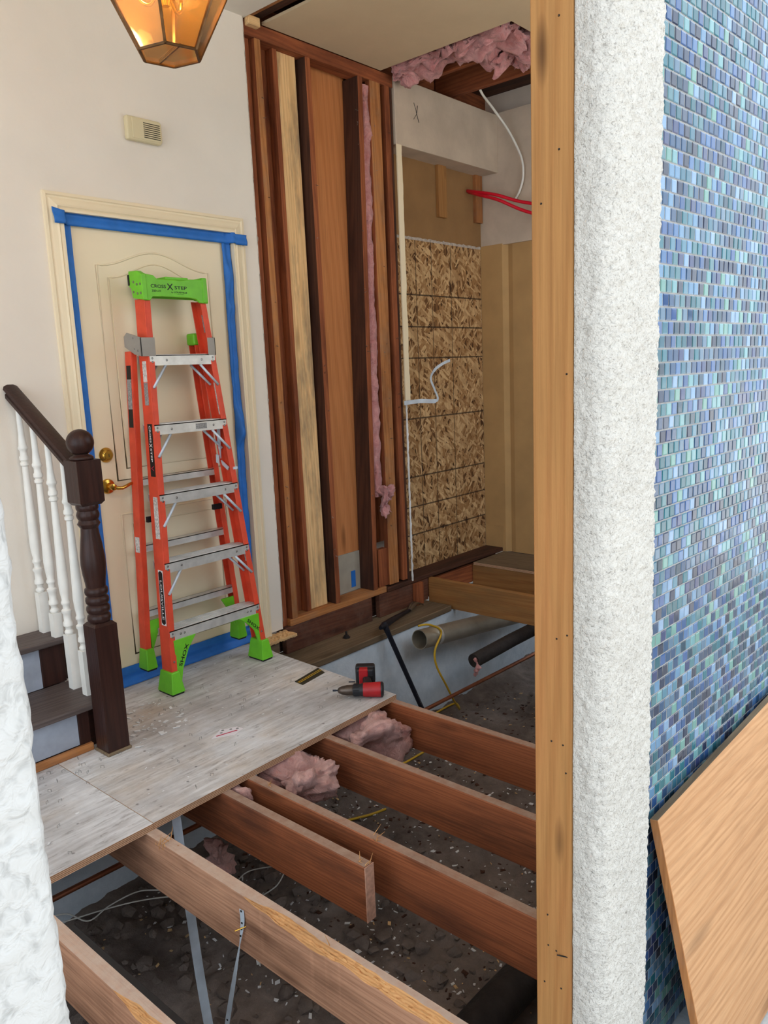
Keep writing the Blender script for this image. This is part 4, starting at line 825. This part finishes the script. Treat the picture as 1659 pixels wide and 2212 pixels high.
# SHOX corner gussets
for s in (-1, 1):
    pts = [(1.858, .243), (1.975, .243), (1.930, .185), (1.893, .10), (1.883, .05), (1.858, .06)] if s < 0 else [(2.345, .243), (2.228, .243), (2.272, .21), (2.315, .165), (2.342, .08), (2.350, .06)]
    g = MB().prism([(x, 2.938, z) for x, z in pts], (0, .012, 0)).build('corner_gusset', 'green_plastic', lad, bevel=.001)
    if s < 0: text_mb('SHOX', (1.8865, 2.9372, .115), (.45, 0, .89), (-.89, 0, .45), .105, .02, .018).build('lettering', 'black_print', g)
    else: text_mb('SHOX', (2.268, 2.9372, .222), (.72, 0, -.70), (.70, 0, .72), .095, .02, .016).build('lettering', 'black_print', g)
    for dy in (0, .06):
        pass
for s in (-1, 1):
    pts = [(1.84, .31), (1.92, .31), (1.885, .25), (1.845, .16)] if s < 0 else [(2.33, .31), (2.25, .31), (2.285, .25), (2.325, .16)]
    MB().prism([(x, 3.10, z) for x, z in pts], (0, .01, 0)).build('rear_gusset', 'green_plastic', lad, bevel=.001)
# stickers on the outer web of the left rail
dn = Vector((fx(.4, -1)-fx(1.4, -1), fy(.4)-fy(1.4), -1)).normalized()
def websticker(z0, z1, y0, y1, mat, name='sticker', par=None, r=0):
    mb = MB(); e = .0008
    q = [(fx(z0, -1)-e, fy(z0)+y0, z0), (fx(z0, -1)-e, fy(z0)+y1, z0), (fx(z1, -1)-e, fy(z1)+y1, z1), (fx(z1, -1)-e, fy(z1)+y0, z1)]
    mb.prism(q, (e*.9, 0, 0)); return mb.build(name, mat, par or frails[-1])
websticker(1.205, .975, .012, .048, 'black_print')
def webtext(s, z, y, w, h, mat, bold=.015): return text_mb(s, (fx(z, -1)-.0012, fy(z)+y, z), dn, (0, -1, 0), w, bold, h).build('lettering', mat, frails[-1])
webtext('CROSS', 1.197, .037, .074, .0125, 'white_print', .01); webtext('X', 1.120, .042, .018, .022, 'white_print', .01); webtext('STEP', 1.099, .037, .060, .0125, 'white_print', .01); webtext('V', 1.022, .0405, .022, .020, 'red_ink', .0)
websticker(.560, .312, .014, .050, 'white_print'); mb = MB()
e = .0014; z0, z1 = .556, .316
mb.prism([(fx(z, -1)-e, fy(z)+y, z) for z, y in ((z0, .026), (z0-.008, .0165), (z1+.008, .0165), (z1, .026), (z1, .038), (z1+.008, .0475), (z0-.008, .0475), (z0, .038))], (.0004, 0, 0)); mb.build('sticker', 'black_print', frails[-1])
text_mb('LOUISVILLE', (fx(.515, -1)-.0018, fy(.515)+.0395, .515), dn, (0, -1, 0), .178, .008, .0145).build('lettering', 'white_print', frails[-1])
websticker(1.475, 1.385, .022, .052, 'sticker'); websticker(1.383, 1.285, .022, .052, 'grey_print'); websticker(.885, .70, .012, .046, 'sticker'); websticker(.10, .066, 0, .06, 'blue_tape')
def rearsticker(z0, z1, mat):
    e = .0008; mb = MB(); mb.prism([(rx(z0, -1)-e, ry(z0)+.008, z0), (rx(z0, -1)-e, ry(z0)+.042, z0), (rx(z1, -1)-e, ry(z1)+.042, z1), (rx(z1, -1)-e, ry(z1)+.008, z1)], (e*.9, 0, 0)); mb.build('sticker', mat, rrails[-1])
rearsticker(1.46, 1.40, 'black_print'); rearsticker(1.40, 1.27, 'grey_print'); rearsticker(1.27, 1.19, 'black_print'); rearsticker(.70, .63, 'sticker')
def insticker(z0, z1, mat):
    e = .0045; mb = MB(); mb.prism([(fx(z0, 1)-e, fy(z0)+.02, z0), (fx(z0, 1)-e, fy(z0)+.045, z0), (fx(z1, 1)-e, fy(z1)+.045, z1), (fx(z1, 1)-e, fy(z1)+.02, z1)], (-.0008, 0, 0)); mb.build('sticker', mat, frails[1])
insticker(1.68, 1.60, 'grey_print'); insticker(1.37, 1.22, 'sticker'); insticker(.55, .50, 'sticker')
B((2.12, fy(1.2)-.0028, 1.165), (2.18, fy(1.2)-.002, 1.19)).build('sticker', 'grey_print', lad)

# ================================================================== SMALL TOOLS ON THE SUBFLOOR
T = Vector((2.228, 2.322, .034)); A = Vector((.64, -.768, 0)); Hn = Vector((.768, .64, 0))
dr = thing('cordless_drill', 'red and black cordless drill lying on the plywood corner', 'drill', (2.33, 2.27, 0))
MB().lathe([(.0045, 0), (.0045, .012), (.0035, .014), (.0035, .024)], T, A, 8).build('bit_holder', 'dark_steel', dr)
MB().lathe([(.006, .022), (.012, .026), (.018, .040), (.021, .056), (.022, .062), (.022, .084), (.021, .088)], T, A, 22).build('chuck', 'chuck_metal', dr, smooth=35)
mb = MB(); mb.lathe([(.024, .088), (.025, .092), (.026, .118), (.027, .122), (.029, .135)], T, A, 22)
for k in range(11):
    a = k*2*math.pi/11; o = T+Hn*math.cos(a)*.0255+Vector((0, 0, 1))*math.sin(a)*.0255; mb.bar(o+A*.092, o+A*.116, .004, .004)
mb.build('clutch_ring', 'dark_plastic', dr, smooth=35)
mb = MB(); mb.lathe([(.029, .133), (.031, .142), (.031, .165), (.032, .172), (.033, .205), (.032, .212)], T, A, 22); mb.build('motor_housing', 'red_plastic', dr, smooth=35)
MB().lathe([(.033, .210), (.033, .217), (.026, .222)], T, A, 22).build('rear_cap', 'dark_plastic', dr, smooth=35)
p, q = T+A*.158+Hn*.02, T+A*.142+Hn*.105+Vector((0, 0, .004))
MB().bar(p, q, .036, .034).build('handle', 'dark_plastic', dr, bevel=.010, seg=3); MB().bar(p+Hn*.005-A*.016, p+Hn*.03-A*.017, .010, .018).build('trigger', 'red_plastic', dr, bevel=.003)
def abox(c, la, lh, z0, z1):
    c = V3(c); r = [c-A*la/2-Hn*lh/2, c+A*la/2-Hn*lh/2, c+A*la/2+Hn*lh/2, c-A*la/2+Hn*lh/2]
    return MB().hexa([Vector((v.x, v.y, z0)) for v in r], [Vector((v.x, v.y, z1)) for v in r])
bc = T+A*.135+Hn*.125
abox(bc, .082, .03, .004, .082).build('battery_foot', 'dark_plastic', dr, bevel=.008, seg=3)
bt = abox(bc+Hn*.034, .088, .046, .001, .088).build('battery', 'dark_plastic', dr, bevel=.010, seg=3)
abox(bc-Hn*.002-A*.006, .040, .034, .010, .084).build('badge', 'red_plastic', dr, bevel=.004)
abox(bc-Hn*.003+A*.022, .034, .028, .012, .058).build('side_pad', 'black_rubber', dr, bevel=.006)
MB().tube([bc-A*.045+Vector((0, 0, .02-bc.z)), bc-A*.075+Vector((0, 0, .02-bc.z))], .003, 6).build('belt_hook', 'dark_steel', dr)

sp = thing('threshold_strip', 'dark ribbed strip with two yellow lines at the plywood edge', 'strip', (2.34, 2.58, 0))
cs = [Vector((2.252, 2.594, 0)), Vector((2.247, 2.536, 0)), Vector((2.410, 2.560, 0)), Vector((2.432, 2.628, 0))]
MB().prism(cs, (0, 0, .003)).build('strip_body', 'dark_strip', sp)
for t in (.36, .54):
    a0, a1 = cs[0].lerp(cs[1], t), cs[3].lerp(cs[2], t); MB().bar(a0+Vector((0, 0, .0033)), a1+Vector((0, 0, .0033)), .0034, .0007).build('yellow_line', 'yellow_jacket', sp)
pp = thing('paper_scrap', 'torn white paper scrap with red print on the subfloor', 'paper', (1.73, 2.44, 0))
MB().prism([(1.668, 2.437, .0005), (1.745, 2.39, .0005), (1.80, 2.405, .0005), (1.795, 2.44, .0005), (1.755, 2.458, .0005), (1.74, 2.475, .0005), (1.70, 2.452, .0005)], (0, 0, .0012)).build('sheet', 'paper', pp)
mb = MB(); mb.bar((1.69, 2.436, .0021), (1.775, 2.412, .0021), .006, .0006); mb.build('red_line', 'red_ink', pp)
mb = MB()
for x, y in ((1.738, 2.458), (1.764, 2.440), (1.785, 2.424), (1.72, 2.444)): mb.lathe([(.006, 0), (.006, .0005)], (x, y, .0018), (0, 0, 1), 8)
mb.build('printed_dots', 'grey_print', pp)

# black demolition bar
tl = thing('demolition_bar', 'long black pry tool leaning against the sill with a metal claw', 'pry bar', (3.45, 2.85, gz(3.5, 2.76)))
jn = Vector((3.285, 2.952, -.085)); bt_ = Vector((3.50, 2.765, gz(3.5, 2.76)+.01))
hdl = MB().tube([jn+Vector((-.004, .004, .02)), jn, jn.lerp(bt_, .08), jn.lerp(bt_, .5), bt_], [.014, .019, .0155, .0145, .0145], 14).build('handle', 'dark_steel', tl, smooth=40)
MB().tube([jn+Vector((-.05, -.01, .0)), jn+Vector((-.01, 0, 0)), jn+Vector((.10, .04, -.008)), (3.60, 3.075, -.118), (3.70, 3.105, -.128)], [.012, .020, .019, .014, .011], 12).build('cross_arm', 'dark_steel', tl, smooth=40)
mb = MB(); 
for k in (-.012, .012): mb.tube(smooth_pts([(3.69, 3.10+k*.4, -.126), (3.75, 3.12+k, -.108), (3.81, 3.135+k*1.3, -.112), (3.86, 3.14+k*1.5, -.135)], 5), [.012]*5+[.010]*5+[.005]*6, 8)
mb.build('claw', 'rivet', tl, smooth=40)
hd_ = (bt_-jn).normalized(); side = Vector((.75, .66, 0)); side = (side-hd_*side.dot(hd_)).normalized(); nrm = hd_.cross(side)
text_mb('HUSKY', jn.lerp(bt_, .58)-side*.004-Vector((0, .0156, 0))+Vector((0, 0, 0)), hd_, side, .10, .01, .010).build('lettering', 'white_print', hdl)

# ================================================================== LANTERN
lc = Vector((1.141, 1.60, 2.110)); lamp = thing('pendant_lantern', 'hexagonal amber glass lantern with dark brass edges, lit', 'lamp', (lc.x, lc.y, lc.z))
angs = [math.radians(48+60*k) for k in range(6)]
def ring(r, z): return [Vector((lc.x+r*math.cos(a), lc.y+r*math.sin(a), lc.z+z)) for a in angs]
R0, R1, R2 = ring(.070, 0), ring(.205, .25), ring(.06, .40)
for k in range(6):
    k2 = (k+1) % 6
    for a, b in ((R0, R1), (R1, R2)):
        mb = MB(); n_ = (a[k2]-a[k]).cross(b[k]-a[k]).normalized()*.002; mb.prism([a[k], a[k2], b[k2], b[k]], n_); mb.build('glass_pane', 'amber_glass', lamp)
    mb = MB(); mb.bar(R0[k], R1[k], .006, .006); mb.bar(R1[k], R2[k], .006, .006); mb.bar(R0[k], R0[k2], .005, .005); mb.bar(R1[k], R1[k2], .006, .006); mb.bar(R2[k], R2[k2], .006, .006); mb.build('came', 'dark_brass', lamp)
MB().prism(R0, (0, 0, .002)).build('glass_pane', 'amber_glass', lamp)
MB().bar((R0[0]+R0[1])/2+Vector((0, 0, .003)), (R0[3]+R0[4])/2+Vector((0, 0, .003)), .004, .004).build('came', 'dark_brass', lamp)
MB().lathe([(.012, .40), (.016, .38), (.014, .30), (.018, .24), (.022, .16), (.014, .12), (.008, .10)], lc, (0, 0, 1), 16).build('stem', 'brass', lamp, smooth=35)
for k in range(3):
    a = math.radians(20+120*k); d = Vector((math.cos(a), math.sin(a), 0)); o = lc+d*.062
    MB().tube(smooth_pts([lc+Vector((0, 0, .16)), lc+d*.03+Vector((0, 0, .105)), lc+d*.055+Vector((0, 0, .11)), o+Vector((0, 0, .14))], 6), .004, 8).build('arm', 'brass', lamp, smooth='full')
    MB().lathe([(.014, .135), (.010, .14), (.010, .20), (.009, .205)], o, (0, 0, 1), 14).build('candle_sleeve', 'bulb_ceramic', lamp, smooth=35)
    MB().lathe([(.006, .203), (.013, .22), (.015, .235), (.010, .26), (.003, .285)], o, (0, 0, 1), 14).build('bulb', 'bulb_glow', lamp, smooth='full')
mb = MB(); z = lc.z+.40
for k in range(12):
    c = Vector((lc.x, lc.y, z+.02+k*.043)); u = Vector((1, 0, 0)) if k % 2 else Vector((0, 1, 0))
    mb.tube([c+u*.010*math.cos(t)+Vector((0, 0, .028*math.sin(t))) for t in [i*math.pi/6 for i in range(12)]], .0022, 6, closed=True)
mb.build('chain', 'brass', lamp); MB().lathe([(.06, 3.075), (.06, 3.085), (.05, 3.10)], (lc.x, lc.y, 0), (0, 0, 1), 20).build('canopy', 'brass', lamp, smooth=35)
pl = bpy.data.lights.new('lantern_glow', 'POINT'); pl.energy = 9; pl.color = (1, .74, .48); pl.shadow_soft_size = .05
po = bpy.data.objects.new('lantern_glow', pl); COL.objects.link(po); po.parent = lamp; po.location = (0, 0, .235)

# ================================================================== DOORWAY, FRONT WALL, TILE
post = tag(B((1.12, .592, -.22), (1.21, .664, 2.74)).build('door_post', 'pine_z', bevel=.002), 'bare pine post beside the textured white stucco', 'post')
mb = MB()
for i in range(14):
    z = rnd.uniform(.2, 2.1); y = rnd.uniform(.60, .65); mb.tube([(1.121, y, z), (1.119, y+.001, z)], .0016, 6)
mb.tube([(1.1205, .600, .345), (1.116, .619, .343)], .0012, 5); tag(mb.build('nail_holes', 'black_print', post), kind='stuff')
def sweep(path, z0, z1, nz_, amp_fn, name, step=.0045, freq=150):
    """vertical wall skin along a plan path with a rough cast surface"""
    P = [Vector((a[0], a[1], 0)) for a in path]; ds = [0]
    for a, b in zip(P[:-1], P[1:]): ds.append(ds[-1]+(b-a).length)
    tot = ds[-1]; nu = int(tot/step); cols = []
    for i in range(nu+1):
        s = tot*i/nu; k = 0
        while k < len(ds)-2 and ds[k+1] < s: k += 1
        t = (s-ds[k])/(ds[k+1]-ds[k]); p = P[k].lerp(P[k+1], t); s0, s1 = max(0, s-.012), min(tot, s+.012)
        def at(q):
            kk = 0
            while kk < len(ds)-2 and ds[kk+1] < q: kk += 1
            return P[kk].lerp(P[kk+1], (q-ds[kk])/(ds[kk+1]-ds[kk]))
        d = (at(s1)-at(s0)).normalized(); n = Vector((d.y, -d.x, 0)); cols.append((p, n, amp_fn(s, tot)))
    mb = MB(); w = nu+1
    for j in range(nz_+1):
        z = z0+(z1-z0)*j/nz_
        for p, n, a in cols:
            q = Vector((p.x, p.y, z)); h = a*(nz(q, freq, 2)+.7*nz(q, freq*.42, 2))+.0008*nz(q, 9, 2); mb.v.append(q+n*h)
    mb.f = [(j*w+i, j*w+i+1, (j+1)*w+i+1, (j+1)*w+i) for j in range(nz_) for i in range(nu)]; mb.m = [0]*len(mb.f)
    return mb
arc = [(1.118+.034-.034*math.cos(t), .564-.034*math.sin(t)) for t in [i*math.pi/2/8 for i in range(9)]]
path = [(1.127, .5925), (1.119, .590), (1.118, .578)]+arc+[(1.20, .528), (1.296, .530), (1.306, .536), (1.308, .56), (1.308, .63)]
pier = struct(MB().box((1.132, .545, -.205), (1.296, .590, 2.74)).box((1.213, .59, -.205), (1.296, .662, 2.74)).build('wall_front', 'stucco_smooth'), 'white rough-cast stucco pier between post and blue tile', 'wall')
pier.data.transform(Matrix.Translation((0, 0, 0)))
sweep(path, -.205, 2.74, 640, lambda s, t: .0004 if s < .020 else .0034, 'skin').build('stucco_skin', 'stucco', pier, smooth='full')
pl2 = struct(B((-.75, .515, -.205), (.19, .66, 2.74)).build('wall_front', 'stucco_smooth'), 'white stucco corner at the left edge, closest to the viewer', 'wall')
sweep([(-.75, .500), (.192, .500), (.202, .503), (.208, .512), (.209, .66)], -.205, 2.74, 560, lambda s, t: .0022, 'skin', .0055, 70).build('stucco_skin', 'stucco_near', pl2, smooth='full')

# tiled wall
td = Vector((.99863, -.05234, 0)); tn = Vector((-.05234, -.99863, 0)); t0 = Vector((1.504, .616, 0))
def tp(u, z, o=0): return t0+td*u+tn*o+Vector((0, 0, z))
wt = MB(); a, b = -.19, 1.0
wt.hexa([tp(a, -.205, -.05), tp(b, -.205, -.05), tp(b, -.205, -.003), tp(a, -.205, -.003)][::-1], [tp(a, 2.74, -.05), tp(b, 2.74, -.05), tp(b, 2.74, -.003), tp(a, 2.74, -.003)][::-1])
wtile = struct(wt.build('wall_right', 'grout'), 'outside wall covered in small blue glass mosaic tiles', 'wall')
PW, PH, TW, TH = .0252, .0265, .0224, .0234
def tile_verts():
    w, h, i = TW/2, TH/2, .0022; return [(-w, 0, -h), (w, 0, -h), (w, 0, h), (-w, 0, h), (-w, -.0006, -h), (w, -.0006, -h), (w, -.0006, h), (-w, -.0006, h), (-w+i, -.0013, -h+i), (w-i, -.0013, -h+i), (w-i, -.0013, h-i), (-w+i, -.0013, h-i)]
TF = [(0, 1, 5, 4), (1, 2, 6, 5), (2, 3, 7, 6), (3, 0, 4, 7), (4, 5, 9, 8), (5, 6, 10, 9), (6, 7, 11, 10), (7, 4, 8, 11), (8, 9, 10, 11)]
tm = bpy.data.meshes.new('tile'); tm.from_pydata(tile_verts(), [], TF); tm.materials.append(MATS['tile_single'])
spots = []
for r in range(int(2.92/PH)):
    for c in range(int(1.16/PW)):
        u = -.165+c*PW+(PW/2 if r % 2 else 0); z = -.19+r*PH; spots.append((u, z))
near = sorted([s for s in spots if s[0] > -.01 and .45 < s[1] < 2.0], key=lambda s: (tp(*s)-CAM).length)[:300]; near_set = set(near)
yaw = math.atan2(td.y, td.x)
for u, z in near:
    o = bpy.data.objects.new('tile', tm); COL.objects.link(o); o.parent = wtile; o.location = tp(u, z, -.003)-parent_loc(wtile)
    o.rotation_euler = (rnd.gauss(0, .012), 0, yaw+rnd.gauss(0, .012))
mb = MB(); tv = [Vector(v) for v in tile_verts()]
from mathutils import Euler
for s in spots:
    if s in near_set: continue
    m = Matrix.Translation(tp(s[0], s[1], -.003)) @ Euler((rnd.gauss(0, .012), 0, yaw+rnd.gauss(0, .012))).to_matrix().to_4x4()
    mb.add([m @ v for v in tv], TF)
mt = mb.build('mosaic_tiles', 'tile_many', wtile); mt['kind'] = 'stuff'

# leaning plywood
TL = Vector((1.487, .605, .434)); TRd = (Vector((2.194, .568, .475))-TL).normalized(); BL = Vector((1.509, .477, -.200))
BLd = Vector((.9985, -.052, .0)); nn = TRd.cross(BL-TL).normalized(); nn = nn if nn.y < 0 else -nn
a_, b_2, c_, d_ = TL, TL+TRd*1.25, BL+BLd*1.25, BL
mb = MB(); mb.prism([a_, b_2, c_, d_], nn*.019); sh = mb.build('plywood_sheet', ['plysheet_x', 'mudsill_x', 'stud_z'], bevel=.001)
for p in sh.data.polygons:
    if abs(p.normal.dot(nn)) < .7: p.material_index = 1 if abs(p.normal.x) < .6 else 2
tag(sh, 'loose plywood sheet leaning against the blue mosaic wall', 'plywood')

# ================================================================== OUTDOORS AND HOUSE SHELL
struct(B((-4, -1.6, -.32), (6, .49, -.205)).build('floor_porch', 'porch_concrete'), 'grey concrete porch slab', 'floor')
struct(B((-40, -40, -.5), (40, -1.6, -.32)).build('ground', 'drive_concrete'), 'pale driveway beyond the porch', 'ground')
struct(B((-2.6, .45, 3.32), (7.5, 6, 3.42)).build('roof', 'roofing'), 'flat house roof', 'roof')
mb = MB(); mb.box((1.31, .665, -.2), (2.5, .71, 3.1)); mb.box((4.9, .665, -.2), (6.2, .71, 3.1)); mb.box((2.5, .665, -.2), (4.9, .71, 1.0)); mb.box((2.5, .665, 3.0), (4.9, .71, 3.1))
struct(mb.build('wall_front', 'stucco_smooth'), 'inner face of the front wall right of the doorway', 'wall')
added_win = struct(thing('window_1', 'unseen window added right of the tiled wall to let daylight into the closet', 'window', (3.725, .69, .2)), 'unseen window added right of the tiled wall to let daylight into the closet', 'window')  # unseen opening added to brighten the closet side with daylight
for a, b in (((2.5, .66, 1.0), (2.55, .715, 3.0)), ((4.85, .66, 1.0), (4.9, .715, 3.0)), ((2.55, .66, 1.0), (4.85, .715, 1.05)), ((2.55, .66, 2.95), (4.85, .715, 3.0)), ((3.70, .66, 1.05), (3.74, .715, 2.95))): MB().box(a, b).build('added_window_frame', 'trim_paint', added_win)
struct(B((5.062, .66, -.2), (5.2, 3.6, 3.3)).build('wall_right', 'house_paint'), 'outer closet end wall', 'wall')
struct(B((-5, 3.4, -.5), (7.5, 3.5, 3.32)).build('wall_outer', 'house_paint'), 'outer back wall of the house', 'wall')
nb = struct(thing('neighbour_house', 'pale house across the street', 'building', (8, -14, -.32)), 'pale house across the street', 'building')
B((-2, -16, -.32), (26, -13, 2.4)).build('wall', 'house_paint', nb)
MB().prism([(-3, -12.5, 2.4), (-3, -16.5, 2.4), (-3, -14.5, 4.2)], (30, 0, 0)).build('roof', 'roofing', nb)
for x in (2, 7, 12, 17): B((x, -13.02, -.3), (x+3, -12.99, 1.9)).build('garage_door', 'trim_paint', nb)
for k, (x, y) in enumerate(((5, -6), (9, -8), (14, -9))):
    tag(wool('hedge', (x, y, .2), (1.2, .6, .55), 'hedge', .3, 2, 10, k), ('low hedge beside the driveway, nearest the porch', 'low hedge in the middle of the driveway edge', 'low hedge farthest along the driveway')[k], 'hedge', 'hedges by the driveway')
